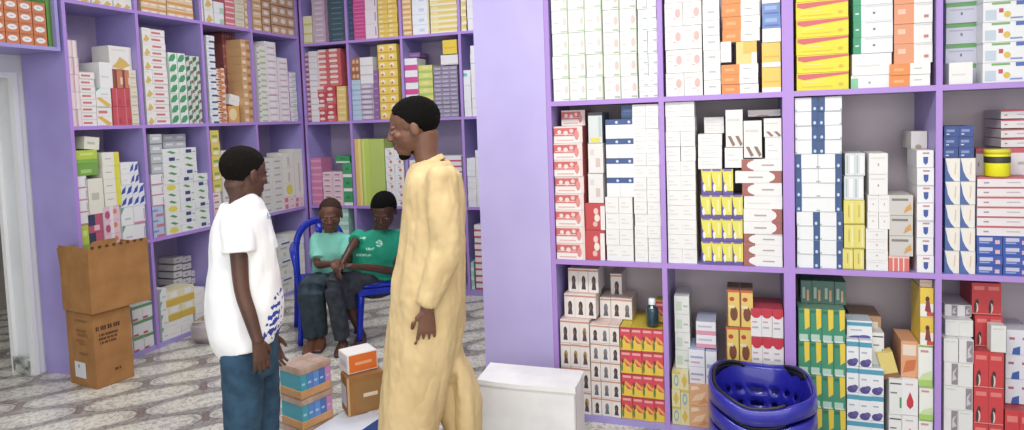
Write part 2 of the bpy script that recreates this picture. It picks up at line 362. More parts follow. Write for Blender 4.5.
sty('nav', 'white carton with navy top stripe', '#F2F2F4', [(Bl, 0, .72, 1, 1), ('o', '#D8E2F2', .4, .85, .05, .07), ('o', '#D8E2F2', .85, .85, .05, .07), ('#DDE0E6', .48, 0, .5, .72)], side='#DADDE4', top='#3E5C98')
sty('navd', 'dark navy carton', '#33508A', [('#5878B0', .1, .5, .7, .7), ('#28406F', 0, 0, 1, .2)])
sty('yp', 'yellow and purple carton', '#EDE34A', [('#5D4A9A', 0, 0, 1, .16), ('p', '#5D4A9A', [(0, .1), (.42, .1), (.3, .42), (.12, .52), (0, .9)]), ('o', '#F3F0E4', .28, .28, .14, .16), ('#F6EE9A', .62, .3, .8, .8), ('#7A68AE', .1, .93, .9, 1)], side='#C9B73A', top='#7E6CB0', d=.14)
sty('bw', 'long white carton with maroon end', '#F3F0ED', [('#A85850', 0, 0, .3, 1), ('o', '#F3F0ED', .38, .5, .25, .42), ('#AFA5A5', .5, .42, .8, .55)], side='#EDE8E4')
sty('bwr', 'long white carton with maroon tip', '#F3F0ED', [('#A85850', .74, 0, 1, 1), ('o', '#F3F0ED', .68, .5, .18, .42), ('#AFA5A5', .28, .42, .6, .55)], side='#EDE8E4')
sty('bww', 'long plain white carton', '#F3F1EE', [('#E2DCD8', .1, .4, .7, .48)])
sty('wbr', 'upright white carton with brown flashes', '#F0ECE8', [('p', '#8E6A5C', [(.1, .3), (.3, .3), (.55, .06), (.4, .02)]), ('p', '#8E6A5C', [(.55, .3), (.75, .3), (.98, .08), (.85, .02)]), ('#DAD4D0', .1, .7, .8, .76)])
sty('nR', 'white carton with navy end stripe', '#F1F3F4', [('#2B4C86', .72, 0, 1, 1), ('o', '#C4D8EE', .86, .2, .06, .12), ('#9FC8B8', 0, .06, .08, .16), ('#C9CDD0', 0, .0, .7, .04)], side='#DCE0E4')
sty('nL', 'white carton with navy first stripe', '#F1F3F4', [('#2B4C86', 0, 0, .28, 1), ('o', '#C4D8EE', .14, .2, .06, .12), ('#9FC8B8', .92, .06, 1, .16), ('#C9CDD0', .3, .0, 1, .04)], side='#DCE0E4')
sty('yt', 'yellow tall carton', '#E9DB62', [('#C3A63C', .42, .3, .52, .8), ('#F3EBA6', .7, .1, .85, .9), ('#B49C34', 0, 0, 1, .05)], side='#D2BE4C')
sty('gl', 'pale grey upright carton', '#DCE2E2', [('#A9C4C8', .15, .1, .3, .9), ('#F3F3F2', .5, .1, .9, .9)], side='#B9BEC2')
sty('wh2', 'white carton with red dots', '#F1EFED', [('#C78D88', .46, .4, .54, .52), ('#DAD6D2', .1, .75, .85, .8)])
sty('gor', 'grey carton with gold leaf', '#CFCAC4', [('#7E7670', .1, .72, .8, .84), ('p', '#D79A44', [(.6, .1), (.95, .3), (.9, .6), (.7, .4)])], side='#C49A62')
sty('rst', 'coral carton with white stripes', '#E8695C', [('#F6DEDA', .2, 0, .26, .85), ('#F6DEDA', .45, 0, .51, .85), ('#F6DEDA', .7, 0, .76, .85), ('#F3C4BC', 0, .85, 1, 1)])
sty('bdot', 'white carton with blue shield', '#F2F1F3', [('p', '#2F4FA6', [(.38, .62), (.68, .62), (.66, .28), (.53, .16), (.4, .28)]), ('#C98A90', .35, .78, .75, .88), ('#E0DEE2', 0, 0, 1, .03)], side='#E3E0E0', top='#DDDADA')
sty('tan', 'beige carton with brown mark', '#D8D2CE', [('o', '#A98A78', .45, .1, .2, .14)])
sty('curve', 'white carton with blue curve', '#F2EBE0', [('p', '#3E62AC', [(0, 1), (.1, .75), (.18, .45), (.36, .2), (.62, 0), (0, 0)]), ('p', '#E6C6A8', [(.6, .3), (.68, .3), (.74, .8), (.66, .8)]), ('#2F4E94', .97, 0, 1, 1)], side='#3E62AC')
sty('dblue', 'royal blue carton', '#2D4690', [('#7C93CC', .15, .45, .7, .7), ('#E5E8F3', .15, .2, .35, .3)])
sty('bstr', 'blue carton with pink-white print', '#2C51B4', [('#C9C4E0', .1, .42, .62, .8), ('#E8B4BC', .72, .15, .9, .55), ('#8FA6E0', .1, .2, .5, .34)])
sty('rwl', 'long white carton with red line', '#EDE6E8', [('#D4505C', 0, .82, 1, 1), ('#9E8E98', .12, .35, .22, .5), ('#BDB0B8', .55, .4, .8, .5)], side='#D8CCD0', top='#D0656C')
sty('face', 'white carton with woman portrait', '#F1E9E2', [('o', '#3B2A26', .55, .5, .2, .2), ('o', '#6C4A38', .5, .42, .12, .15), ('p', '#3E2E44', [(.32, .12), (.78, .12), (.7, .38), (.4, .36)]), ('#D98C74', 0, .88, 1, .95), ('#C9BEB6', .0, 0, .03, 1)], top='#EBCFC2', side='#E5DCD6', name='hair_relaxer_box', d=.16)
sty('face2', 'white carton with blonde portrait', '#F1E9E2', [('o', '#A89048', .55, .5, .2, .2), ('o', '#6C4A38', .5, .42, .12, .15), ('p', '#5A3A3A', [(.32, .12), (.78, .12), (.7, .38), (.4, .36)]), ('#D98C74', 0, .88, 1, .95), ('#C9BEB6', .0, 0, .03, 1)], top='#EBCFC2', side='#E5DCD6', name='hair_relaxer_box', d=.16)
sty('face3', 'white carton with grey portrait', '#F1E9E2', [('o', '#6F7C8C', .55, .5, .2, .22), ('o', '#8A6450', .5, .42, .12, .15), ('p', '#566274', [(.32, .12), (.78, .12), (.7, .38), (.4, .36)]), ('#D98C74', 0, .88, 1, .95)], top='#EBCFC2', side='#E5DCD6', name='hair_relaxer_box', d=.16)
sty('ry', 'red and yellow herbal carton', '#E8374E', [('p', '#F2C832', [(0, 0), (1, 0), (1, .28), (.55, .32), (.3, .55), (0, .5)]), ('p', '#F3A83C', [(.3, .55), (1, .28), (1, .42), (.4, .66)]), ('#F4A9A4', .12, .8, .9, .9), ('o', '#4E7A34', .12, .25, .1, .2), ('o', '#7A2A20', .18, .52, .12, .1), ('#C22638', 0, .95, 1, 1)], top='#D9BA1E', side='#D9A62A', name='herbal_tea_box', d=.28)
sty('lgn', 'white carton with pale green', '#E6E8E2', [('#C8D8BE', .1, .2, .5, .7), ('#B4B8B0', .6, .4, .9, .5)], side='#C3C0BC')
sty('yel_o', 'pale yellow carton with blue ovals', '#E6DA9A', [('o', '#7FB0C4', .5, .5, .3, .34), ('o', '#E6DA9A', .5, .5, .17, .2), ('#D8BE3C', 0, .88, 1, 1)])
sty('yel_s', 'pale yellow carton with gold square', '#E6DDA8', [('p', '#DDB93C', [(.5, .1), (.85, .5), (.5, .9), (.15, .5)])])
sty('pinkw', 'white carton with pink band', '#EDE9EE', [('#E58FA4', 0, 0, 1, .3), ('#B8C2DC', .1, .55, .8, .7)], top='#B9C0DC', side='#B5AEB6')
sty('bluw', 'white carton with blue lettering', '#E9E9F2', [('#9AA6D4', .1, .5, .9, .62), ('#D8A0B4', .1, .2, .7, .3)], top='#A9B8DE', side='#A8A4B4')
sty('peach', 'peach foil-wrapped pack', '#E7A873', [('p', '#F3CBA2', [(.1, .2), (.6, .3), (.8, .7), (.3, .5)]), ('p', '#D98E58', [(.4, .05), (.9, .2), (.7, .4)]), ('p', '#F6D8B8', [(.1, .7), (.5, .8), (.4, .95), (.1, .9)])], rough=.3)
sty('gold', 'gold carton with red fruit', '#F0C95C', [('o', '#C23A2C', .4, .75, .2, .06), ('o', '#7A3E22', .55, .35, .3, .2), ('#E9E0A6', .1, .5, .6, .58), ('#8A4A2A', 0, 0, .1, 1), ('#D9542F', 0, .94, 1, 1)], top='#7A5A40', side='#8A6440', d=.15)
sty('rcap', 'white carton with red top', '#F1EEEE', [('#D8283C', 0, .76, 1, 1), ('o', '#D8283C', .5, .78, .42, .12), ('#B9B4BA', .12, .3, .7, .36), ('#D8A0A8', .12, .5, .6, .55)], top='#C93446', side='#B94A50', d=.2)
sty('gny', 'green carton with yellow flash', '#2E8E68', [('p', '#F2D02A', [(.55, .35), (.95, .45), (.95, 1), (.5, 1)]), ('#B4D6C4', .05, .04, .8, .22), ('#1E6A4C', .05, .86, .45, .95), ('#D9E4DC', .1, .0, .9, .05)], side='#7FA89A', top='#5A8A70', d=.14)
sty('dgn', 'dark green carton', '#3E6A5C', [('#9DB8A8', .15, .2, .4, .7), ('#D49A6C', .55, .1, .75, .6)], side='#4E6E62')
sty('teal', 'white carton with teal and purple', '#F0F2F6', [('#3F9CBC', 0, .74, 1, .92), ('o', '#463A86', .45, .12, .42, .14), ('o', '#5B4C9A', .7, .2, .25, .1), ('#AEB6C8', .15, .5, .6, .56)], top='#C6D4DC', side='#D3D6DE')
sty('brn', 'brown wooden-look box', '#B98A5E', [('#E3D6C6', .35, .1, .9, .7)], top='#A07A5A')
sty('drop', 'white carton with red drop', '#F2F0F0', [('p', '#D22236', [(.5, .66), (.72, .4), (.7, .26), (.5, .17), (.3, .26), (.28, .4)]), ('#C9B6B6', .2, .84, .7, .88)])
sty('bkw', 'white carton with black lines', '#ECECE8', [('#4A4A4C', .05, .86, .95, .9), ('#3F9A4C', .8, .2, .95, .5), ('#77777A', .1, .6, .6, .64)])
sty('orx', 'orange and cream patterned carton', '#E9A070', [('#F0DCC6', .1, .6, .9, .9), ('p', '#D96A34', [(.1, .1), (.8, .2), (.9, .5), (.3, .45)])], side='#C98860')
sty('ytil', 'small yellow and brown carton', '#E8CE6A', [('#8A5A34', .0, .0, 1, .2)])
sty('ylw_f', 'yellow carton with dancing figure', '#F1C936', [('#F7F3E6', 0, 0, 1, .45), ('o', '#4A2620', .55, .62, .16, .1), ('p', '#8C2A30', [(.35, .2), (.85, .12), (.7, .55), (.45, .55)]), ('#D9482E', .5, .02, 1, .16)])
sty('bei', 'beige carton with pink line', '#DCC6AE', [('#D89A8A', .1, .5, .8, .65)])
sty('lime', 'white and lime green carton', '#F2F5EA', [('#A6D45A', 0, 0, 1, .16), ('p', '#CBE6A0', [(0, .16), (1, .16), (.9, .4), (.3, .3)]), ('#DA8A9A', .15, .84, .7, .9), ('#8CC04A', 0, .97, 1, 1)])
sty('chA', 'white carton with grey scrollwork', '#E9E7E6', [('#8A828C', .52, .05, .96, .95), ('p', '#CFC8CC', [(.58, .2), (.9, .3), (.7, .5), (.9, .8), (.6, .6)])])
sty('chB', 'plain off-white carton', '#E7E7E3', [('#D2D6C8', .1, .84, .8, .9)])
sty('redc', 'red carton with black-haired figure', '#DB2F36', [('o', '#33201E', .35, .38, .13, .1), ('o', '#E7CFC4', .32, .2, .13, .16), ('o', '#3A2422', .24, .2, .1, .18), ('#F0766E', .12, .78, .85, .9), ('#E88A84', .0, 0, 1, .03)], side='#B32830', top='#C43A3E', name='hair_dye_box', d=.16)
sty('whb', 'white carton with blue corner', '#E9E9F2', [('p', '#2F55B4', [(.4, 0), (1, 0), (1, .35), (.5, .25)]), ('#C05A6A', .2, .6, .6, .7)])
sty('org', 'orange carton with white label', '#D9743C', [('o', '#F1EEE9', .5, .5, .38, .26), ('#B05A34', .1, .86, .8, .95), ('#A9B4C4', .35, .46, .65, .54)], side='#C2622E', name='vitamin_box', d=.14)
sty('grn', 'plain green folder box', '#5FA63A', [('#4C8A30', .4, 0, .6, 1)])
# left shelving
sty('wgo', 'white carton with gold flash', '#EFEDE4', [('p', '#DDB656', [(.1, .1), (.5, .0), (.9, .2), (.7, .4), (.45, .55), (.3, .3)]), ('#DEDCD4', .1, .8, .7, .86)], name='syrup_box')
sty('ocr', 'cream carton with orange', '#EBD0A4', [('#E29A4C', 0, .4, 1, .75), ('#F4EEE2', .2, .1, .8, .3)], name='syrup_box')
sty('wgr', 'white carton with green corner', '#EEEFEC', [('#A9D4B8', .55, 0, 1, .5)], name='syrup_box')
sty('rpk', 'red and pink striped carton', '#E4707A', [('#F3D8D6', 0, .35, 1, .6)], name='tablet_box')
sty('brc', 'brown and cream carton', '#D7A77C', [('o', '#F4EADC', .5, .4, .32, .26), ('#8E5A44', 0, .84, 1, .95)], side='#9C7458', name='syrup_box')
sty('pwv', 'white carton with pink edges', '#F0E2DE', [('#DE8C98', 0, 0, .18, 1), ('#E8B8BC', .78, 0, .9, 1)], name='tablet_box')
sty('wrs', 'white carton with red stripe', '#F0ECE6', [('#D8706A', .1, .3, .7, .6), ('#D8D4CC', .0, .9, 1, 1)], name='tablet_box')
sty('wor', 'white carton with amber patch', '#F0EDE4', [('p', '#EBB53C', [(.0, .9), (.3, 1), (1, .2), (.7, 0)]), ('#C9CCC4', .1, .0, .9, .06)], name='tablet_box')
sty('rdk', 'crimson carton', '#D24650', [('#E27A80', .4, 0, .5, 1), ('#C4363F', .6, .1, .9, .4)], name='tablet_box')
sty('mrn', 'maroon and orange carton', '#D87848', [('#7E3A40', 0, 0, .3, 1), ('#E9D3B8', .7, .2, 1, .6)], name='tablet_box')
sty('beg', 'beige carton with fine print', '#E6DCC0', [('#B8A888', .1, .1, .9, .2), ('#CFC4A2', .2, .5, .8, .6)], name='tablet_box')
sty('gnl', 'white carton with green leaf', '#EDF1E8', [('p', '#3F9E62', [(.1, .1), (.6, .15), (.9, .5), (.85, .9), (.4, .8), (.15, .45)]), ('#8CCB96', 0, 0, .08, 1)], name='capsule_box')
sty('gnd', 'white carton with dark green wedge', '#D3DACB', [('p', '#2E6E50', [(0, .3), (.55, .6), (.55, 1), (0, .8)]), ('p', '#8E6248', [(.6, .1), (1, .2), (1, .5), (.7, .5)]), ('#3D7A5C', .45, 0, .6, .4)], name='capsule_box')
sty('gnt', 'grey green slim carton', '#7F9A94', [('#B9C9C4', .1, .1, .3, .9)], name='capsule_box')
sty('wbl', 'white carton with blue stripe', '#ECEDF0', [('#3E4E7C', .3, .0, 1, .26), ('#C0D8D4', .0, .6, .6, .7)], name='tablet_box')
sty('obw', 'orange and brown scalloped carton', '#ECDDC8', [('o', '#D9783C', .6, .4, .4, .34), ('#8C3A30', 0, .78, .6, 1)], name='tablet_box')
sty('mar', 'maroon slim carton', '#9A4A44', [('#C08878', .2, .55, .7, .75), ('#7E3834', .9, 0, 1, 1)], name='capsule_box')
sty('ogb', 'orange beige carton', '#D9A468', [('#F0DDB8', .1, .1, .5, .5), ('#B86A3C', .6, .5, 1, .9)], name='capsule_box')
sty('gdn', 'gold flower carton', '#E4A64C', [('o', '#F2DDA0', .5, .5, .3, .36), ('#C25A34', 0, 0, .15, 1)], name='capsule_box')
sty('grw', 'white carton with green edge', '#E9EBE2', [('#A9CE8E', .3, .0, 1, .3), ('#CF4A5A', 0, .7, .2, .9)], name='capsule_box')
sty('wpk', 'round-cornered white and pink carton', '#EFE9EC', [('#D8A4B4', .2, .0, .9, .16), ('o', '#F6F4F5', .5, .6, .3, .3)], name='capsule_box')
sty('wpu', 'white carton with purple edge', '#EFEDF0', [('#A07CC0', 0, 0, .12, 1), ('#B4D8C0', .5, .1, 1, .5), ('#C9A8C8', .2, .8, .9, .95)], name='capsule_box')
sty('lmg', 'lime green flat pack', '#B8D43C', [('#7FB83A', 0, 0, 1, .3), ('#D9E66A', .2, .6, .8, .8)], name='glove_box')
sty('lmd', 'leaf green flat pack', '#6FA83C', [('#A9CC6A', .2, .2, .7, .5)], name='glove_box')
sty('crm', 'cream carton with grey print', '#EBE8D4', [('#C4C2B0', .2, .4, .7, .6)], name='syrup_box')
sty('wpl', 'white carton with pink line', '#EEECEC', [('#D88AA4', 0, 0, 1, .12), ('#B8A8B8', .85, .2, .95, .8)], name='tablet_box')
sty('nvp', 'navy and pink carton', '#C8506E', [('#2E3A5C', 0, .4, .5, 1), ('#F0C0CC', .4, .1, .8, .4)], name='tablet_box')
sty('ywh', 'white carton with yellow side', '#F0EEDC', [('#E6DE3C', .68, 0, 1, 1), ('#B4A8A0', .15, .5, .5, .56)], name='syrup_box')
sty('pkd', 'pink carton with orange dots', '#EBC4D0', [('o', '#E2804C', .7, .6, .12, .2), ('o', '#C04A78', .25, .4, .15, .3), ('#F3E6EA', .4, .0, .6, 1)], name='tablet_box')
sty('bwp', 'blue and white plastic pack', '#EDEFF6', [('p', '#3A4EA8', [(0, .1), (.4, .3), (.5, .9), (.2, .6)]), ('p', '#3A4EA8', [(.5, .1), (.9, .3), (1, .9), (.7, .7)])], name='plastic_pack', cat='pack', rough=.3)
sty('wgt', 'white carton with teal corner', '#EEF0EC', [('p', '#5FA88C', [(0, .6), (.3, 1), (0, 1)]), ('#C9C4CC', .3, .3, .8, .4)], name='tablet_box')
sty('wgn', 'white carton with green capsule', '#ECEEE8', [('p', '#4E9A52', [(.25, .55), (.45, .7), (.8, .35), (.6, .2)])], name='capsule_box')
sty('wnv', 'white carton with navy square', '#EAECEC', [('#33406E', .35, .25, .7, .75), ('#79B47C', .78, .3, .95, .45)], name='capsule_box')
sty('bpk', 'sky blue and pink carton', '#B4C6E4', [('#D8707C', .3, .0, 1, .25), ('#7E94C4', 0, .5, .5, .7)], name='tablet_box')
sty('gry', 'grey and white printed carton', '#BFC2C4', [('#E4E6E6', .2, .4, .8, .7), ('#8E9698', .0, .0, 1, .1)], name='capsule_box')
sty('yll', 'yellow vertical carton', '#E9CF58', [('#7FAE4C', .2, .4, .8, .6), ('#F4ECC0', .2, .0, .8, .3)], name='syrup_box')
sty('wgy', 'pale carton with grey label', '#E3E0DA', [('#A8A49E', .2, .3, .75, .5)], name='ampoule_box')
sty('crt', 'cream upright carton', '#EDEADC', [('#CFCABC', .4, .1, .6, .7)], name='ampoule_box')
sty('ylp', 'white carton with yellow spot', '#ECEAE0', [('o', '#E4D63C', .5, .5, .3, .4)], name='ampoule_box')
sty('pkw', 'pink and white carton', '#F0D8DC', [('#E0708C', .1, .1, .4, .8), ('#E8A0B0', .6, .3, .9, .5)], name='ampoule_box')
sty('wgrn', 'white carton with green-red bands', '#E9ECEA', [('#5E9C5C', 0, .75, 1, .95), ('#D84A5C', 0, 0, .5, .14)], name='syrup_box')
sty('dotp', 'grey pack with dotted print', '#D9D4D2', [('#9C9490', .3, .35, .6, .6)], name='ampoule_box')
sty('ywb', 'yellow and white carton', '#ECE3B4', [('#DEB43A', 0, .0, 1, .45), ('#F4F3EC', .3, .55, .8, .9)], name='ampoule_box')
# back shelving
sty('bk_cr', 'cream and yellow carton', '#E9E4B8', [('#D9CC4E', 0, .0, 1, .2)], name='cream_tube_box')
sty('bk_mv', 'mauve carton', '#C9AFC4', [('#E0CFDC', .2, .3, .7, .6), ('#9A6F94', .85, 0, 1, 1)], name='cream_tube_box')
sty('bk_te', 'dark teal carton', '#34505E', [('#5A7C86', .2, .3, .8, .5)], name='cream_tube_box')
sty('bk_nv', 'dark navy blue carton', '#2E4460', [('#4C6A86', .2, .3, .8, .5), ('#3A3A66', .8, 0, 1, 1)], name='cream_tube_box')
sty('bk_mg', 'magenta carton', '#D8408E', [('#E878AC', .1, .2, .9, .4)], name='cream_tube_box')
sty('bk_wp', 'pale pink white carton', '#EDE2EA', [('#B48AB8', .8, .2, .9, .8)], name='cream_tube_box')
sty('bk_ye', 'yellow carton with orange lines', '#F0CC4E', [('#F4E3A4', .1, .2, .5, .6), ('#E49A5C', .0, .85, 1, .95)], name='cream_tube_box')
sty('bk_or', 'orange cream carton', '#F0C078', [('#F4E2BE', .1, .4, .9, .7), ('#E09A3C', 0, 0, 1, .2)], name='cream_tube_box')
sty('bk_wb', 'white carton with pale blue', '#EEF1F6', [('#C4D4EC', .4, .3, .7, .6), ('#EBD98C', .92, 0, 1, 1)], name='cream_tube_box')
sty('bk_yw', 'wide yellow carton with white band', '#F1DD8E', [('#F6F0D8', 0, .0, 1, .25), ('#EBC95A', .3, .5, 1, .85)], side='#C97A4C', name='cream_tube_box')
sty('bk_w', 'plain white tall carton', '#F1F0F3', [], name='cream_tube_box')
sty('bk_mp', 'maroon and mauve carton', '#C48AA0', [('#9A4460', 0, .0, 1, .35), ('#DDBCCB', .1, .6, .9, .9)], name='soap_box')
sty('bk_ws', 'pale white carton with grey line', '#E9E6E6', [('#C9C4C8', 0, 0, 1, .12)], name='soap_box')
sty('bk_rc', 'red and cream carton', '#D8575A', [('#F1DCD4', .0, .5, .7, 1), ('#E88A80', .1, .1, .6, .3)], name='soap_box')
sty('bk_rw', 'red carton with white swirl', '#CF4248', [('o', '#F1D9CE', .4, .5, .3, .26), ('#B8323A', .9, 0, 1, 1)], name='soap_box')
sty('bk_yo', 'yellow orange carton', '#EFC66C', [('#F4DC9A', .1, .3, .9, .6)], name='soap_box')
sty('bk_pb', 'pale blue carton', '#B4CDE0', [('#8FB4D0', 0, 0, 1, .15)], name='soap_box')
sty('bk_br', 'brown dotted carton', '#A8603C', [('o', '#E0B48C', .3, .5, .15, .3), ('o', '#E0B48C', .7, .5, .15, .3)], name='soap_box')
sty('bk_gm', 'grey and mauve carton', '#B4A4BC', [('o', '#D8D0DC', .45, .55, .4, .28), ('#7C6C8C', 0, 0, 1, .15)], name='soap_box')
sty('bk_pu', 'deep purple carton', '#8A5A98', [('#A880B4', .2, .3, .8, .5)], name='soap_box')
sty('bk_yf', 'yellow floral carton', '#F2CE4C', [('o', '#F5EFD8', .45, .55, .26, .26), ('o', '#DC6A4C', .4, .4, .12, .16), ('#E09A34', .0, 0, 1, .1)], name='soap_box')
sty('bk_wm', 'white carton with magenta band', '#F2EFF2', [('#E43E94', 0, 0, 1, .45)], name='soap_box')
sty('bk_yg', 'yellow green carton', '#DCDD6A', [('#A9C85A', 0, 0, 1, .3), ('#F0E488', .3, .5, .7, .8)], name='soap_box')
sty('bk_gp', 'grey purple small carton', '#9488A4', [('#BDB4C8', .15, .3, .85, .6), ('#5E5470', 0, 0, 1, .1)], name='soap_box')
sty('bk_yy', 'yellow box with gold edge', '#F0CA2C', [('#E0B41E', .1, .4, .9, .5)], name='soap_box')
sty('bk_wt', 'white carton with turquoise end', '#F0F1F6', [('#5FC4D0', 0, .2, .5, .6)], name='soap_box')
sty('bk_pk', 'rose pink carton', '#D676A4', [('#E49AC0', .0, .4, 1, .7)], name='feminine_care_box')
sty('bk_pl', 'pale pink box with dark print', '#E6C4D0', [('#A85A7C', .2, .4, .7, .6), ('#F0DCE2', .1, .75, .9, .95)], name='feminine_care_box')
sty('bk_gr', 'green and white carton', '#2FA05A', [('#EFF3EC', 0, 0, 1, .22), ('#1E8044', .3, .5, .7, .7)], name='feminine_care_box')
sty('bk_ly', 'orange yellow tall carton', '#F0C460', [('#F3E07E', .6, 0, 1, 1)], name='feminine_care_box')
sty('bk_lg', 'lime green tall carton', '#BFD84C', [('#D6E67C', .2, 0, .4, 1)], name='feminine_care_box')
sty('bk_ll', 'light lime wide carton', '#B4CC58', [], name='feminine_care_box')
sty('bk_dt', 'white carton with coloured dot', '#F1EFF2', [('o', '#DC7C4C', .6, .35, .16, .2), ('#8CA8D8', .3, .65, .6, .75)], name='feminine_care_box')
sty('bk_rd', 'white carton with crimson band', '#EFEAEC', [('#D0405C', 0, .0, 1, .3)], name='soap_box')
sty('bk_mt', 'mint green carton', '#9FDDC4', [('#D8F0E6', 0, .0, 1, .4)], name='soap_box')
# ---- facing shelving (right): upper shelf
ZU, ZM, ZB_ = RZ[1]+TH, RZ[0]+TH, .0305
UW, MW, BW = 'upper shelf, {} bay, right shelving', 'middle shelf, {} bay, right shelving', 'floor-level shelf, {} bay, right shelving'
B4 = ['first', 'second', 'third', 'fourth']
cell('R', ZU, UW.format('first'), [[(552, 602.5, -14, 5, 'baby', 3)], [(603, 637, -14, 5, 'baby2', 2)], [(638, 659, -14, 10, 'wthin', 2)]])
cell('R', ZU, UW.format('second'), [[(665, 702, -22, 5, 'baby3', 2)], [(703, 720, -10, 7, 'wgrid', 1)],
    [(721, 758.5, 64, 3, 'orw'), (736, 757, 41, 1, 'yel2'), (722, 760, -10, 4, 'orw')],
    [(762, 782, 67, 1, 'yel'), (762, 782, 42, 1, 'yel'), (762, 782, 28, 1, 'bww'), (762, 782, 3, 2, 'blu'), (762, 782, -12, 1, 'bww')]])
one('bww', place('R', uz('R', 726, 62, .01)[0], .012, uz('R', 720, 63.2, 0)[1]+.004)[0], .05, .045, .1, .09, 'small white carton leaning on a yellow one, upper shelf, second bay, right shelving', 'loose white cartons')
cell('R', ZU, UW.format('third'), [[(796, 849, -18, 6, 'yr')], [(851, 891, 75, 1, 'gw2'), (852, 892, 53, 1, 'bww'), (853, 893, -12, 4, 'gw')],
    [(890, 931, 63, 2, 'orw', 1, .005), (894, 933, -17, 4, 'orw2')]])
cell('R', ZU, UW.format('fourth'), [[(946, 981, 2, 4, 'lav', 1, .1), (946, 981, -18, 1, 'lav', 1, .1)], [(949, 973, 62, 1, 'bww', 1, .01)], [(983, 1028, -20, 5, 'multi')]])
# ---- middle shelf
cell('R', ZM, MW.format('first'), [[(555, 584, 126, 8, 'redw', 1, .01), (561, 585, 110, 1, 'redw', 1, .09)],
    [(585, 605, 230, 1, 'redf'), (585, 605, 203, 1, 'redf'), (588, 603, 173, 1, 'whtall'), (588, 603, 143, 1, 'whtall'), (588, 602, 112, 1, 'wyb')],
    [(606, 633, 197, 4, 'wplain', 2), (606, 634, 119, 4, 'nav'), (621, 636, 105, 1, 'navd', 1, .04)],
    [(634, 661, 104, 13, 'wplain', 2)]])
cell('R', ZM, MW.format('second'), [[(667, 696, 100, 11, 'wplain', 2, .015)],
    [(701, 743, 195, 3, 'yp', 4), (701, 733, 169, 1, 'yp', 3), (698, 722, 134, 3, 'wplain', 1, .02), (704, 724, 117, 2, 'wplain', 1, .1)],
    [(743.5, 783, 234, 3, 'bw'), (743.5, 783, 209, 2, 'bwr'), (743.5, 783, 196, 1, 'bww'), (742, 783, 183, 1, 'bw'), (735, 783, 171, 1, 'bwr'), (741, 783, 159, 1, 'bw'), (765, 783, 137, 1, 'wplain'), (764, 782, 118, 1, 'wbr')]])
def loose(U, px0, px1, yb, yt, st, ins, label, group=None, d=None, tilt=0):
    u0, z0 = uz(U, px0, yb, ins); u1, _ = uz(U, px1, yb, ins); _, z1 = uz(U, (px0+px1)/2, yt, ins)
    u0, u1 = clamp(U, u0, u1)
    loc, rz = place(U, (u0+u1)/2, ins, z0+.001)
    return one(st, loc, rz, u1-u0, min(d or ST[st]['d'], .35-ins), z1-z0, label, group, tilt)
loose('R', 725, 743, 168, 148, 'wplain', .03, 'small white carton on the yellow and purple ones, middle shelf, second bay')
loose('R', 726, 743, 147.5, 110, 'wbr', .03, 'tall white carton with brown flashes, first of three, middle shelf, second bay')
loose('R', 744, 762, 158, 121, 'wbr', .02, 'tall white carton with brown flashes, second of three, on maroon-ended cartons')
loose('R', 748, 782, 117, 110, 'tan', .1, 'flat beige pack on the white cartons, middle shelf, second bay')
cell('R', ZM, MW.format('third'), [[(797, 843, 212, 4, 'nR', 2), (795, 842, 154, 4, ['nL', 'nR'], 2), (795, 842, 97, 4, ['nR', 'nL'], 2)],
    [(843, 864, 249, 1, 'yt', 2), (844, 865, 200, 2, 'yt', 2), (844, 864, 176, 1, 'gl', 2, .02), (845, 865, 153, 1, 'gl', 2, .03)],
    [(866, 888, 229, 4, 'wh2', 1), (868, 890, 195, 2, 'wh2', 2), (869, 888, 153, 2, 'wh2', 1)],
    [(889, 910, 256, 1, 'rst'), (889, 913, 195, 3, 'gor')],
    [(917, 938, 150, 7, 'bdot', 1, .01), (911, 930, 131, 1, 'tan', 1, .12)]])
cell('R', ZM, MW.format('fourth'), [[(945, 976, 158, 5, 'curve', 2), (944, 974, 126, 3, 'dblue', 2, .02)],
    [(977, 1030, 236, 4, 'bstr', 2), (977, 1032, 177, 6, 'rwl')]])
z0 = uz('R', 1000, 177, .02)[1]
loose('R', 976, 990, 176, 149, 'rwl', .1, 'short white carton with red line behind the yellow tub')
loose('R', 1003, 1030, 176, 148, 'rwl', .12, 'long white carton with red line behind the yellow tub', d=.2)
for k in range(4): loose('R', 1001, 1030, 147.5-k*9.5, 138.6-k*9.5, 'rwl', .12, f'long white carton with red line, {ORD[k]} of four above the yellow tub', 'upper red-lined cartons', d=.2)
# yellow tub with a dark band
def lathe(name, prof, m, parent=None, seg=24, loc=(0, 0, 0)):
    bm = bmesh.new(); rings(bm, [[Vector((r*math.cos(2*math.pi*j/seg), r*math.sin(2*math.pi*j/seg), z)) for j in range(seg)] for r, z in prof])
    o = link(name, mesh(bm), m, parent, True); o.location = loc; return o
p = onY(997, 176, D1+.045); zt = uz('R', 997, 149, .045)[1]-p.z
tb = empty('tub', p, 0, label='yellow tub with dark label band on red-lined cartons', cat='tub')
lathe('body', [(.040, 0), (.044, .004), (.044, zt-.02), (.042, zt-.016)], mat('#E9E21E', .35), tb)
lathe('label_band', [(.0447, zt*.5), (.045, zt*.52), (.045, zt*.72), (.0447, zt*.74)], mat('#3A3A30', .4), tb)
lathe('lid', [(.046, zt-.018), (.046, zt-.004), (.043, zt)], mat('#D9CE3A', .35), tb)
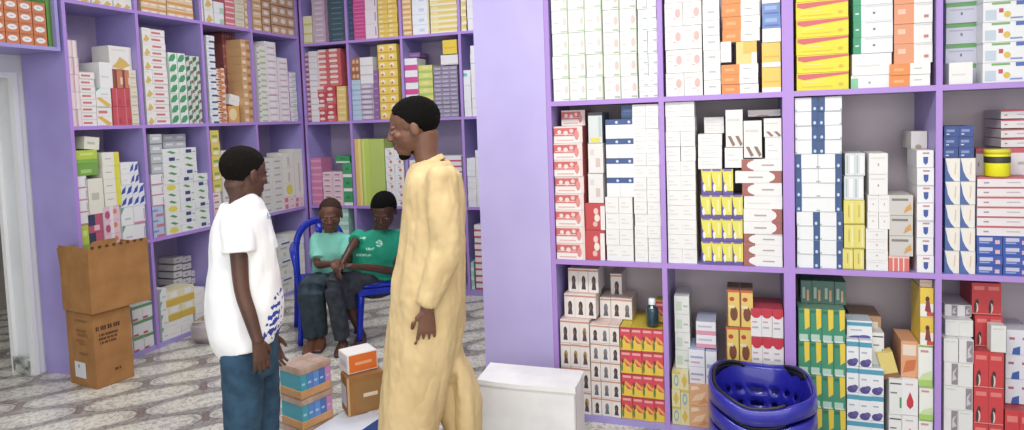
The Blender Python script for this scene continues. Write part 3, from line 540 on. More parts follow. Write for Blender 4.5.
# ---- bottom shelf
cell('R', ZB_, BW.format('first'), [[(561, 590, 320, 4, ['face', 'face', 'face2', 'face', 'face2', 'face', 'face2', 'face2', 'face2'], 3, .01), (564, 596, 294, 1, 'face', 3, .05), (568, 598, 268.5, 1, 'face', 3, .08)],
    [(591, 620, 325, 5, ['face', 'face3', 'face', 'face3', 'face3', 'face'], 3, .012), (600, 632, 298, 1, ['face3', 'face', 'face3'], 3, .12)],
    [(621, 664, 328, 4, 'ry', 4, .012)]])
loose('R', 611, 622, 298, 274, 'face', .2, 'lone portrait carton at the back of the floor-level shelf, first bay')
loose('R', 655, 666, 322, 302, 'ry', .1, 'single red and yellow carton behind the dark bottle', d=.1)
p = onY(652.5, 325, D1+.05)
bt = empty('bottle', p, 0, label='small dark bottle with white cap on the red and yellow cartons', cat='bottle')
lathe('body', [(.026, 0), (.03, .004), (.03, .075), (.026, .088), (.014, .096), (.013, .102)], mat('#24404A', .15, coat=.5), bt)
lathe('cap', [(.016, .1), (.0165, .104), (.0165, .126), (.014, .13)], mat('#E9EDEE', .35), bt)
cell('R', ZB_, BW.format('second'), [[(672, 689, 372, 3, ['yel_o', 'yel_s', 'yel_s', 'yel_o'], 2, .01), (675, 690, 296, 4, 'lgn', 1, .06)],
    [(689, 711, 385, 2, 'peach', 1, .01), (689, 705, 350, 2, 'bluw', 1, .02), (696, 716, 322, 2, 'pinkw', 1, .06)],
    [(726, 752, 366, 2, 'gold', 2, .02), (726, 752, 327, 1, 'gold', 2, .02), (727, 753, 290, 1, 'gold', 2, .02)],
    [(752, 788, 338, 3, 'rcap', 3, .015), (751, 787, 309, 1, 'rcap', 3, .02)]])
loose('R', 706, 717, 385, 352, 'bluw', .03, 'white carton with blue lettering between peach pack and gold cartons', d=.12)
cell('R', ZB_, BW.format('third'), [[(799, 846, 309, 4, 'gny', 4, .012), (801, 846, 281, 1, 'dgn', 4, .1)],
    [(847, 884, 367, 3, 'teal', 3, .012), (847, 872, 340, 1, 'teal', 2, .012)],
    [(889, 902, 379, 2, 'bkw', 1, .01)], [(902, 918, 379, 2, 'drop', 1, .01), (901, 918, 341, 1, 'orx', 1, .03)],
    [(919, 937, 387, 2, 'lime', 1, .012), (919, 937, 346, 1, 'lime', 1, .012), (920, 938, 317, 1, 'ylw_f'), (920, 938, 288, 1, 'ylw_f'), (920, 937, 280, 1, 'bei', 1, .03)]])
loose('R', 847, 872, 340, 321, 'teal', .05, 'teal and purple carton topping its pile, floor-level shelf, third bay', d=.1)
loose('R', 850, 881, 333, 316, 'brn', .14, 'brown box behind the teal and purple cartons, third bay')
loose('R', 872, 884, 365, 333, 'bkw', .06, 'white carton with black lines behind the teal and purple ones')
loose('R', 884, 900, 378, 353, 'ytil', .03, 'small yellow and brown carton leaning beside teal cartons', tilt=-.25, d=.06)
cell('R', ZB_, BW.format('fourth'), [[(944, 973, 339, 5, ['chB', 'chA', 'chA', 'chB'], 2, .012), (945, 973, 320, 1, 'chB', 2, .05), (945, 972, 305, 1, 'chA', 2, .1)],
    [(974, 1004, 352, 3, 'redc', 2, .012), (975, 1003, 316, 1, 'redc', 2, .08), (972, 1002, 283, 1, 'redc', 2, .1)],
    [(1005, 1035, 411, 1, 'redc', 2, .012), (1006, 1034, 330, 3, 'whb', 2, .08)]])
loose('R', 991, 1006, 352, 326, 'chB', .02, 'cream carton standing on the red figure cartons', d=.05)
# ---- shelving along the left wall
LT = LZ[2]+TH; LU = LZ[1]+TH; LM = LZ[0]+TH; LB_ = .0305
LW = '{} shelf, {} bay, left shelving'
cell('L', LT, LW.format('top', 'first'), [[(68, 90, -16, 2, 'wgo', 2)], [(91, 112, -14, 2, 'wgo', 2)], [(113, 137, -10, 2, 'wgo', 2)]])
cell('L', LT, LW.format('top', 'second'), [[(141, 166, -8, 3, 'ocr', 3)], [(167, 193, -7, 3, 'ocr', 3)], [(194, 203, -6, 2, 'bww')]])
cell('L', LT, LW.format('top', 'third'), [[(204, 213, -8, 2, 'wgo')], [(214, 224, 2, 2, 'wgr')], [(225, 234, -12, 7, 'rpk')], [(235, 244, -10, 5, 'beg')], [(245, 252, -8, 5, 'ocr')]])
cell('L', LT, LW.format('top', 'fourth'), [[(253, 261, -8, 5, 'ocr')], [(262, 270, -8, 5, 'brc')], [(271, 294, -4, 4, 'brc', 3)]])
cell('L', LU, LW.format('upper', 'first'), [[(67, 80, 40, 5, 'pwv', 2)], [(81, 96, 72, 8, 'wrs')], [(97, 112, 88, 4, ['wor', 'wrs', 'wor', 'wgt']), (100, 113, 62, 1, 'bww')],
    [(113, 131, 88, 2, 'rdk', 2), (115, 131, 70, 1, 'mrn', 2)], [(131, 138, 70, 6, 'beg')]])
loose('L', 110, 137, 69, 47, 'wgo', .05, 'wide white carton with gold flash atop the crimson cartons, upper shelf', d=.15)
cell('L', LU, LW.format('upper', 'second'), [[(145, 153, 28, 7, 'wgo')], [(153, 168, 30, 14, 'wrs')], [(170, 187, 53, 7, 'gnl', 2)], [(188, 201, 56, 7, 'gnd', 2)]])
loose('L', 171, 195, 53, 36, 'gnt', .2, 'grey green slim carton behind the green leaf cartons, upper shelf')
cell('L', LU, LW.format('upper', 'third'), [[(209, 217, 36, 13, 'wbl')], [(217, 226, 68, 10, 'obw')], [(225, 242, 34, 9, 'mar', 5, .16)], [(243, 252, 40, 10, 'ogb')]])
loose('L', 227, 240, 123, 106, 'gdn', .04, 'gold flower carton in front of the maroon cartons, upper shelf')
loose('L', 229, 239, 105.5, 95, 'bww', .06, 'small white carton on the gold flower carton, upper shelf', tilt=.2, d=.05)
cell('L', LU, LW.format('upper', 'fourth'), [[(259, 267, 46, 13, 'grw')], [(267, 278, 42, 12, 'wpk')], [(279, 289, 58, 11, 'wpk')], [(289, 297, 72, 10, 'wpu')]])
cell('L', LM, LW.format('middle', 'first'), [[(77, 89, 225, 1, 'lmg'), (76, 88, 176, 4, 'wpl'), (76, 98, 163, 1, 'lmd'), (76, 98, 150, 1, 'lmg')],
    [(89, 103, 214, 2, 'nvp'), (89, 104, 178, 1, 'crm')], [(104, 121, 206, 3, 'pkd'), (104, 121, 152, 4, 'ywh')],
    [(122, 146, 206, 2, ['wgt', 'wpl'], 2), (121, 145, 184, 2, 'bwp', 2), (121, 139, 162, 2, ['bww', 'bwp'], 2)]])
loose('L', 84, 99, 150, 137, 'crm', .04, 'cream carton tilted on the lime green packs, middle shelf', tilt=.12)
cell('L', LM, LW.format('middle', 'second'), [[(153, 164, 206, 3, 'bpk'), (152, 164, 174, 3, 'wpl'), (151, 163, 134, 4, 'gry')],
    [(165, 211, 175, 8, ['ylp', 'wgn', 'wnv', 'wgn', 'wnv', 'wgn', 'wgn', 'wnv', 'wgn'], 3), (163, 197, 148, 4, ['wgn', 'wnv', 'wgn'], 2), (163, 186, 134, 2, 'gry', 2, .1)]])
#loose('L', 180, 212, 174, 166, 'bww', -.01, 'flat white carton sticking out of the middle shelf, second bay', d=.2)
cell('L', LM, LW.format('middle', 'third'), [[(214, 222, 192, 5, 'wrs'), (212, 221, 130, 5, 'yll')], [(223, 240, 150, 7, 'wgy', 2)], [(241, 256, 165, 5, 'crt')]])
cell('L', LM, LW.format('middle', 'fourth'), [[(262, 273, 158, 8, 'wgy')], [(273, 284, 157, 8, 'wgy')], [(284, 295, 196, 2, 'pkw'), (284, 295, 183, 1, 'ylp'), (283, 294, 152, 2, 'crt')], [(295, 305, 196, 2, 'pkw'), (295, 304, 148, 1, 'crt')]])
cell('L', LB_, LW.format('floor-level', 'first'), [[(96, 132, 305, 3, 'wgrn', 3)], [(133, 153, 303, 3, 'wgrn', 2)]])
cell('L', LB_, LW.format('floor-level', 'second'), [[(161, 168, 288, 4, 'wgt')], [(168, 194, 318, 2, 'bww', 2), (166, 195, 288, 2, 'ywb', 2)], [(195, 206, 288, 4, 'bww')]])
cell('L', LB_, LW.format('floor-level', 'third'), [[(220, 235, 260, 6, 'dotp')], [(236, 256, 260, 6, 'wgy')]])
cell('L', LB_, LW.format('floor-level', 'fourth'), [[(266, 279, 250, 7, ['wgy', 'bww', 'ylp'])], [(279, 291, 238, 9, ['crt', 'wgy', 'wbl'])], [(291, 305, 232, 9, ['crt', 'bww'])]])
for r in range(4):
    for c in range(4):
        loose('L', 174+c*9, 182.6+c*9, 286-r*7.3-c*.9, 279-r*7.3-c*.9, 'dotp', .2, f'grey pack with dotted print, {ORD[r]} layer, {CO[c]} across, behind yellow cartons', 'dotted packs on the floor-level shelf')
# ---- shelving on the back wall
BT, BU, BM_, BB = BZ[2]+TH, BZ[1]+TH, BZ[0]+TH, .0505
Q = '{} shelf, {} bay, back shelving'
cell('B', BT, Q.format('top', 'first'), [[(301, 312, 16, 3, 'bk_cr')], [(312, 327, -6, 9, 'bk_mv')], [(328, 345, -6, 9, 'bk_te', 1)]])
cell('B', BT, Q.format('top', 'second'), [[(347, 353, -6, 9, 'bk_nv')], [(353, 365, -6, 12, 'bk_mg')], [(365, 377, -6, 3, 'bk_wp')], [(378, 397, -6, 9, 'bk_ye', 2)]])
cell('B', BT, Q.format('top', 'third'), [[(400, 411, -6, 8, 'bk_or')], [(412, 429, -6, 4, 'bk_wb')], [(430, 457, -6, 7, 'bk_yw')]])
cell('B', BT, Q.format('top', 'fourth'), [[(460, 466, -6, 5, 'bk_yw')], [(467, 485, -6, 3, 'bk_w')]])
cell('B', BU, Q.format('upper', 'first'), [[(303, 310, 53, 14, 'bk_mp')], [(310, 318, 51, 12, 'bk_ws')], [(318, 336, 86, 6, ['bk_rw', 'bk_rc', 'bk_rw'], 2), (318, 341, 49, 7, 'bk_rc', 2, .05)], [(337, 346, 86, 6, 'bk_yo')]])
cell('B', BU, Q.format('upper', 'second'), [[(350, 361, 80, 8, 'bk_pb'), (350, 360, 58, 3, 'bk_br')], [(361, 374, 84, 7, 'bk_gm'), (360, 373, 57, 3, 'bk_ws')], [(373, 379, 70, 7, 'bk_pu')], [(379, 398, 44, 9, 'bk_yf', 2)]])
cell('B', BU, Q.format('upper', 'third'), [[(405, 418, 58, 5, 'bk_wm')], [(419, 433, 65, 7, 'bk_yg', 1)], [(434, 458, 66, 12, 'bk_gp', 3)]])
loose('B', 406, 420, 58, 53, 'bk_pu', .1, 'deep purple pack on the magenta-banded cartons, upper shelf')
loose('B', 441, 458, 65.5, 55, 'bk_ws', .03, 'white carton beneath the yellow box, upper back shelf')
loose('B', 443, 457, 54.5, 40, 'bk_yy', .03, 'yellow box with gold edge at the top of the back shelf')
cell('B', BU, Q.format('upper', 'fourth'), [[(462, 471, 70, 6, ['bk_w', 'bk_w', 'bk_w', 'bk_w', 'bk_w', 'bk_wt'])], [(471, 485, 45, 8, 'bk_w')]])
cell('B', BM_, Q.format('middle', 'first'), [[(306, 322, 158, 7, 'bk_pk')], [(323, 343, 172, 6, 'bk_pl', 2)], [(343, 352, 163, 3, 'bk_gr')]])
cell('B', BM_, Q.format('middle', 'second'), [[(354, 362, 138, 1, 'bk_ly', 1)], [(362, 370, 138, 1, 'bk_lg')], [(370, 385, 138, 1, 'bk_ll')], [(386, 404, 148, 7, 'bk_dt', 2)]])
loose('B', 336, 350, 163, 156, 'bk_gr', .1, 'green and white carton lying on pale pink boxes, middle shelf')
cell('B', BM_, Q.format('middle', 'third'), [[(410, 435, 160, 6, 'bk_rd', 2)], [(436, 462, 156, 9, 'bk_rd', 2)]])
cell('B', BM_, Q.format('middle', 'fourth'), [[(466, 476, 158, 8, 'bk_w')], [(476, 488, 150, 8, 'bk_w')]])
cell('B', BB, Q.format('floor-level', 'first'), [[(310, 325, 232, 7, 'crt')], [(326, 350, 207, 9, 'bk_mt')]])
cell('B', BB, Q.format('floor-level', 'second'), [[(356, 372, 240, 7, 'wgy')], [(373, 400, 235, 7, 'crt', 2)]])
cell('B', BB, Q.format('floor-level', 'third'), [[(440, 458, 235, 8, 'bk_rd')]])
cell('B', BB, Q.format('floor-level', 'fourth'), [[(466, 474, 262, 3, 'bk_mt')], [(475, 488, 225, 10, 'bk_rd')]])
# ---- orange cartons on the shelf over the doorway
OW = 'on the shelf over the doorway'
for c, (a, b) in enumerate(((-24, -10), (-9.5, 4.5), (5, 18.5), (19, 32.5), (33, 46))):
    for r in range(4):
        y0 = 46.6-r*15.6; 
        pa, pb = onX(a, 20, XL-.01), onX(b, 20, XL-.01)
        h = .061; zz = 1.995+.0225+r*.0625
        one('org', Vector((XL-.012, (pa.y+pb.y)/2, zz)), math.pi/2, (pb.y-pa.y)*.97, .14, h, f'orange carton with white label, {ORD[r]} in {CO[c]} pile {OW}', 'orange cartons over the doorway')
pa, pb = onX(47, 20, XL-.03), onX(54, 20, XL-.03)
one('grn', Vector((XL-.03, (pa.y+pb.y)/2, 2.018)), math.pi/2, pb.y-pa.y, .2, .32, 'plain green folder box at the end of the over-door shelf', None)

# ================================================================ THINGS ON THE FLOOR
def frame_from(A, B_, Cc, zt):
    """front corner A, next corners B_ (one side) and Cc (other side), pixels on the plane z = zt -> origin at A, axes along A->Cc and A->B_"""
    a, b, c = onZ(*A, zt), onZ(*B_, zt), onZ(*Cc, zt)
    x = (c-a); w = x.length; x.normalize(); y = Vector((-x.y, x.x, 0)); d = (b-a).dot(y)
    return a, x, y, w, abs(d), math.atan2(x.y, x.x)
def printlines(bm, mats, x0, x1, z0, z1, rows, col, seed, plane=0, off=-.001, ch=.012):
    """rows of small printed letter-like blocks on a box face lying in the local XZ plane (plane 0) or YZ plane (plane 1)"""
    rnd = random.Random(seed)
    if col not in mats: mats.append(col)
    for r in range(rows):
        z = z1-(r+.5)*(z1-z0)/rows; x = x0+rnd.uniform(0, .02); hh = (z1-z0)/rows*.32
        while x < x1-rnd.uniform(0, .06):
            w = rnd.uniform(.5, 1)*ch
            pts = [(x, z-hh), (x+w, z-hh), (x+w, z+hh), (x, z+hh)]
            f = bm.faces.new([bm.verts.new((p[0], off, p[1]) if plane == 0 else (off, p[0], p[1])) for p in (pts if plane == 0 else pts[::-1])])
            f.material_index = mats.index(col); x += w+ch*(.25 if rnd.random() > .18 else .8)
# --- two brown cartons, one on the other
A1c, _, _, cw, _, rzc = frame_from((97, 390), (64, 385), (135, 378), 0)
cd, chh = .275, .447; rzc += math.radians(8); cw = .228
car = empty('cardboard_carton', (A1c.x, A1c.y, 0), rzc, label='closed brown cardboard carton on the floor with printed sides, under the open one', cat='carton', group='brown cardboard cartons')
bm = bmesh.new(); bx(bm, 0, 0, 0, cw, cd, chh); bmesh.ops.bevel(bm, geom=bm.edges[:], offset=.003, segments=2, affect='EDGES')
link('body', mesh(bm), M_BOARD, car)
def prints(seed, *blocks, col='#6A4226', parent=None, m=None):
    bm = bmesh.new(); mats = []
    for k, (x0, x1, z0, z1, rows, pl, ch) in enumerate(blocks): printlines(bm, mats, x0, x1, z0, z1, rows, col, seed+k, pl, -.0012, ch)
    link('lettering', mesh(bm), mat(col, .8), parent)
prints(3, (.012, .19, .335, .375, 1, 0, .012), (.03, .17, .255, .325, 3, 0, .007), (.1, .2, .075, .1, 1, 0, .009), (.015, .06, .05, .075, 1, 0, .009), col='#4E2E1E', parent=car)
prints(21, (.05, .21, .385, .41, 1, 1, .009), (.05, .22, .30, .35, 2, 1, .011), (.07, .2, .25, .285, 2, 1, .007), (.05, .2, .19, .21, 1, 1, .008), col='#86603A', parent=car)
bm = bmesh.new(); bx(bm, -.002, .10, .05, -.0008, .21, .145); lb = link('label', mesh(bm), mat('#D4D9DC', .5), car); lb['label'] = 'white paper label'
bm = bmesh.new(); mats = []
printlines(bm, mats, .155, .2, .105, .135, 1, '#3E4250', 7, 1, -.0028, .012); printlines(bm, mats, .17, .2, .07, .1, 1, '#3E4250', 8, 1, -.0028, .01)
link('lettering', mesh(bm), mat('#3E4250', .6), lb)
def slab(bm, o, u, v, t, mi=0):
    """thin board spanning corner o with edge vectors u, v and thickness vector t"""
    vs = [bm.verts.new(o+p) for p in (Vector(), u, u+v, v, t, u+t, u+v+t, v+t)]
    for f in ((0,3,2,1),(4,5,6,7),(0,1,5,4),(1,2,6,5),(2,3,7,6),(3,0,4,7)): bm.faces.new([vs[i] for i in f]).material_index = mi
V = Vector
A2c, _, _, ow, _, rzo = frame_from((92, 315), (57, 307), (153, 301), .452)
oc = empty('cardboard_carton', (A2c.x, A2c.y, .452), rzo+math.radians(9), label='open brown cardboard carton with raised flaps standing on the closed one', cat='carton', group='brown cardboard cartons')
od, oh, t = .30, .262, .006; ow += .02
bm = bmesh.new()
for q in ((V((0,0,0)), V((ow,0,0)), V((0,od,0)), V((0,0,t))), (V((0,0,t)), V((ow,0,0)), V((0,0,oh-t)), V((0,t,0))), (V((0,od-t,t)), V((ow,0,0)), V((0,0,oh-t)), V((0,t,0))),
          (V((0,t,t)), V((0,od-2*t,0)), V((0,0,oh-t)), V((t,0,0))), (V((ow-t,t,t)), V((0,od-2*t,0)), V((0,0,oh-t)), V((t,0,0)))): slab(bm, *q)
bmesh.ops.recalc_face_normals(bm, faces=bm.faces[:]); link('body', mesh(bm), M_BOARD, oc)
def flap(o, u, v, tt):
    bm = bmesh.new(); slab(bm, o, u, v, tt); bmesh.ops.recalc_face_normals(bm, faces=bm.faces[:]); return link('flap', mesh(bm), M_BOARD, oc)
fl = flap(V((0, 0, oh)), V((ow, 0, 0)), V((-.004, -.012, .132)), V((0, t, 0)))      # front flap, upright
flap(V((0, .004, oh)), V((0, od-.01, 0)), V((-.006, 0, .128)), V((t, 0, 0)))            # folded inwards
flap(V((0, od-t, oh)), V((ow-.01, 0, 0)), V((0, .02, .11)), V((0, t, 0)))         # back flap, upright
flap(V((ow-t, .006, oh)), V((0, od-.012, 0)), V((.01, 0, .1)), V((t, 0, 0)))
bm = bmesh.new()
for k in range(8): bx(bm, .012+k*.042, -.0145, oh+.118, .03+k*.042, -.0122, oh+.133)
link('perforation', mesh(bm), mat('#5A3420', .8), fl)
# --- white carton beside the pier
wh = .345; wc = empty('cardboard_carton', (-1.137, 2.697, 0), 0.01, label='large white carton with loose lid on the floor beside the lilac pier', cat='carton')
ww, wd = .445, .165
M_WB = mottled('white_board', '#DEDFE0', '#E9E9EA', 8, .6, 3, .04)
bm = bmesh.new(); bx(bm, 0, 0, 0, ww, wd, wh-.012); bmesh.ops.bevel(bm, geom=bm.edges[:], offset=.006, segments=3, affect='EDGES'); link('body', mesh(bm), M_WB, wc)
bm = bmesh.new(); rows = []
n = 14
for i in range(n+1):
    x = -.002+(ww+.004)*i/n; s = .006*math.sin(i/n*math.pi*1.3)
    rows.append([bm.verts.new((x, y, z)) for y, z in ((-.003, wh-.022-s*.4), (-.003, wh-.002-s), (wd*.5, wh+.004+s*.6), (wd+.002, wh+.012), (wd+.002, wh-.02))])
for A_, B2 in zip(rows, rows[1:]):
    for j in range(4): bm.faces.new((A_[j], B2[j], B2[j+1], A_[j+1]))
o = link('lid', mesh(bm), M_WB, wc); sm = o.modifiers.new('s', 'SOLIDIFY'); sm.thickness = .003; sm.offset = 1
bm = bmesh.new(); bx(bm, ww-.0005, -.001, .02, ww+.0012, .004, wh-.03); link('tape_edge', mesh(bm), mat('#B9A49C', .5), wc)
# --- shrink-wrapped trays of cartons
TA, TB, TC = (300, 370), (277, 364), (331, 358)
A0, x_, y_, w0, d0, rz0 = frame_from(TA, TB, TC, .42)
trw = w0; trd = d0
for lv in range(3):
    tr = empty('tray', (A0.x, A0.y, lv*.14+.001), rz0, label=['bottom cardboard tray of wrapped blue cartons on the floor beside the boy', 'middle cardboard tray of wrapped blue and pink cartons beside the boy', 'top cardboard tray of wrapped teal, blue and pink cartons beside the boy'][lv], cat='tray', group='shrink-wrapped trays stacked on the floor')
    bm = bmesh.new()
    bx(bm, 0, 0, 0, trw, trd, .038); bmesh.ops.bevel(bm, geom=bm.edges[:], offset=.003, segments=1, affect='EDGES'); link('cardboard_tray', mesh(bm), M_BOARD2, tr)
    cols = ['#3E9AAC', '#5582C0', '#5F8ECF', '#4A74B4', '#C987B8']
    nn = 5
    for k in range(nn):
        bm = bmesh.new(); x0 = .003+k*(trw-.006)/nn
        bx(bm, x0, .002, .038, x0+(trw-.006)/nn-.0015, trd-.002, .108)
        f = bm.faces.new([bm.verts.new(p) for p in ((x0+.004, .0013, .062), (x0+.02, .0013, .062), (x0+.02, .0013, .072), (x0+.004, .0013, .072))]); f.material_index = 1
        link('packed_carton', mesh(bm), [mat(cols[k], .3), mat('#A9C4E4', .3)], tr)
    bm = bmesh.new(); bx(bm, -.001, -.001, .108, trw+.001, trd+.001, .138); bmesh.ops.bevel(bm, geom=bm.edges[:], offset=.004, segments=2, affect='EDGES')
    link('lid', mesh(bm), [mottled('pale_board', '#A88C78', '#C4ADA0', 14, .35, 4, .1), ][0], tr)
# --- pile: blue and white carton, brown carton, orange carton
def carton_art(name, A, B_, Cc, z1, z0, base, label, grp, arts=(), sidearts=(), rough=.5, m=None):
    a, x, y, w, d, rz = frame_from(A, B_, Cc, z1); h = z1-z0
    root = empty(name, (a.x, a.y, z0+.001), rz, label=label, cat='carton', group=grp)
    bm = bmesh.new(); bx(bm, 0, 0, 0, w, d, h-.002); bmesh.ops.bevel(bm, geom=bm.edges[:], offset=.002, segments=2, affect='EDGES')
    link('body', mesh(bm), m or mat(base, rough), root)
    if arts or sidearts:
        bm = bmesh.new(); cols = []
        for i, (pl, c, u0, v0, u1, v1) in enumerate([(0, *q) for q in arts]+[(1, *q) for q in sidearts]):
            if c not in cols: cols.append(c)
            e = .0006+.0003*i
            P4 = [(u0, v0), (u1, v0), (u1, v1), (u0, v1)]
            if pl == 0: pts = [(p*w, -e, q*h) for p, q in P4]
            else: pts = [(-e, (1-p)*d, q*h) for p, q in P4]
            bm.faces.new([bm.verts.new(p) for p in pts]).material_index = cols.index(c)
        link('printed_panel', mesh(bm), [mat(c, rough) for c in cols], root)
    return root, w, d
LOWG = None
carton_art('cardboard_carton', (350, 438), (322, 424), (384, 415), .14, 0, '#DADFE8', 'low blue, white and orange carton lying beneath the brown carton', LOWG,
           [('#3A5CB0', .0, .5, 1, 1), ('#D8602C', .2, .1, .7, .45)], [('#D8602C', .3, .3, .8, .9)])
rb, w1, d1_ = carton_art('cardboard_carton', (346.5, 379), (333, 372.5), (384, 371), .323, .142, '#B08350', 'square brown carton with taped side beneath the orange and white carton', LOWG, [('#9C7444', .22, .12, .95, .82), ('#E6D3BC', .42, .42, .8, .52), ('#C9A070', .0, .0, .06, 1)], [('#C8CCD0', .1, .2, .9, .75)], m=M_BOARD)
carton_art('cardboard_carton', (347, 356), (332, 350.5), (377, 349), .418, .325, '#E9E6E0', 'small orange and white carton on top of the square brown carton', LOWG, [('#E9752E', .05, .06, .97, .94), ('#F2B48A', .25, .4, .8, .55)], [('#C9CCD4', .2, .3, .8, .6)])
# --- wrapped bundles behind the boy, by the left shelving
M_WRAP = mat('#B9AFAE', .2, name='clear_wrap', bump=.35, bscale=30, coat=.5)
g0 = onZ(198, 343, 0)
bm = bmesh.new(); bx(bm, 0, 0, 0, .46, .34, .15); bmesh.ops.bevel(bm, geom=bm.edges[:], offset=.02, segments=3, affect='EDGES')
bmesh.ops.subdivide_edges(bm, edges=bm.edges[:], cuts=3, use_grid_fill=True)
for v in bm.verts: v.co += Vector((1, 1, .6))*.012*noise.noise(v.co*14)
wb = link('wrapped_bundle', mesh(bm), M_WRAP, None, True); wb.location = (g0.x-.03, g0.y-.04, .003); wb.rotation_euler = (0, 0, .35)
tag(wb, 'grey shrink-wrapped bundle lying on the tiles behind the standing boy', 'bundle')
bm = bmesh.new(); bx(bm, 0, 0, 0, .34, .2, .014); bmesh.ops.bevel(bm, geom=bm.edges[:], offset=.003, segments=1, affect='EDGES')
o = link('cardboard_sheet', mesh(bm), mat('#B08A74', .7), None); o.location = (g0.x+.02, g0.y+.02, .166); o.rotation_euler = (0, 0, .3)
tag(o, 'flat brown cardboard sheet lying on the wrapped bundle', 'cardboard')

# --- blue shopping baskets
BC = Vector((.052, 2.84, 0))
M_BL = mat('#24249A', .3, name='blue_plastic', coat=.3); M_BK = mat('#17171C', .45, name='black_handle')
def bshape(th, k=1.0):
    """plan outline of the basket: rounded rectangle"""
    c, s = math.cos(th), math.sin(th); e = .72
    return Vector((math.copysign(abs(c)**e, c)*.192*k, math.copysign(abs(s)**e, s)*.228*k, 0))
def rimz(th):
    d = (math.degrees(th)+98+180) % 360-180; e = (math.degrees(th)-82+180) % 360-180
    return -.034*math.exp(-(d/26)**2)-.022*math.exp(-(e/28)**2)+.006
def basket(z, label):
    root = empty('shopping_basket', (BC.x, BC.y, z), .06, label=label, cat='basket', group='stack of blue shopping baskets')
    N_, RW = 72, 12; bm = bmesh.new(); H = .235
    grid = []
    for r in range(RW+1):
        f = r/RW; k = .74+.24*f
        grid.append([bm.verts.new(bshape(2*math.pi*j/N_, k)+Vector((0, 0, .004+H*f+rimz(2*math.pi*j/N_)*f*f))) for j in range(N_)])
    for r in range(RW):
        for j in range(N_):
            if r in (3, 6) and j % 4 in (1, 2): continue
            bm.faces.new((grid[r][j], grid[r][(j+1) % N_], grid[r+1][(j+1) % N_], grid[r+1][j]))
    # bottom with slots
    cen = [[bm.verts.new(bshape(2*math.pi*j/N_, .74*q)+Vector((0, 0, .004))) for j in range(N_)] for q in (.25, .5, .75)]
    ch = cen+[grid[0]]
    for q in range(3):
        for j in range(N_):
            if q != 1 and j % 4 == 1: continue
            bm.faces.new((ch[q][j], ch[q][(j+1) % N_], ch[q+1][(j+1) % N_], ch[q+1][j]))
    bm.faces.new(cen[0])
    bmesh.ops.recalc_face_normals(bm, faces=bm.faces[:])
    o = link('basket_body', mesh(bm), M_BL, root, True); s = o.modifiers.new('s', 'SOLIDIFY'); s.thickness = .003
    # rim: a folded-over lip
    bm = bmesh.new(); rs = []
    prof = ((.0, -.002), (.004, .006), (.012, .006), (.016, 0), (.019, -.05), (.014, -.051), (.010, -.004))
    R_ = [[bm.verts.new(bshape(2*math.pi*j/96, .98)*(1+p/.19)+Vector((0, 0, .239+rimz(2*math.pi*j/96)+q))) for j in range(96)] for p, q in prof]
    R_.append(R_[0])
    for A_, B2 in zip(R_, R_[1:]):
        for j in range(96): bm.faces.new((A_[j], A_[(j+1) % 96], B2[(j+1) % 96], B2[j]))
    bmesh.ops.recalc_face_normals(bm, faces=bm.faces[:]); link('rim', mesh(bm), M_BL, root, True)
    # two folded black handles lying on the rim
    for a0, a1 in ((math.radians(100), math.radians(285)), (math.radians(12), math.radians(58))):
        bm = bmesh.new(); q = []
        for i in range(25):
            t_ = a0+(a1-a0)*i/24; p = bshape(t_, .95)+Vector((0, 0, .244+rimz(t_)-.004*math.sin(math.pi*i/24)))
            q.append((p, .0075, .0065))
        q[0] = (q[0][0]-Vector((0, 0, .012)), .0075, .0065)
        tube(bm, q, seg=10, n=1); link('handle', mesh(bm), M_BK, root, True)
        # wide inner flange below the handle
        bm = bmesh.new(); A1 = []; 
        for i in range(25):
            t_ = a0+(a1-a0)*i/24; w_ = math.sin(math.pi*i/24)
            A1.append([bm.verts.new(bshape(t_, .955)+Vector((0, 0, .239+rimz(t_)))), bm.verts.new(bshape(t_, .93)+Vector((0, 0, .239+rimz(t_)-.045*w_)))])
        for u_, v_ in zip(A1, A1[1:]): bm.faces.new((u_[0], v_[0], v_[1], u_[1]))
        o = link('grip_flange', mesh(bm), M_BK, root, True); s = o.modifiers.new('s', 'SOLIDIFY'); s.thickness = .003
for k, nm in enumerate(('lowest blue shopping basket in the nested stack before the shelving', 'middle blue shopping basket in the nested stack of three', 'topmost empty blue shopping basket with folded black handles')):
    basket(.002+k*.076, nm)

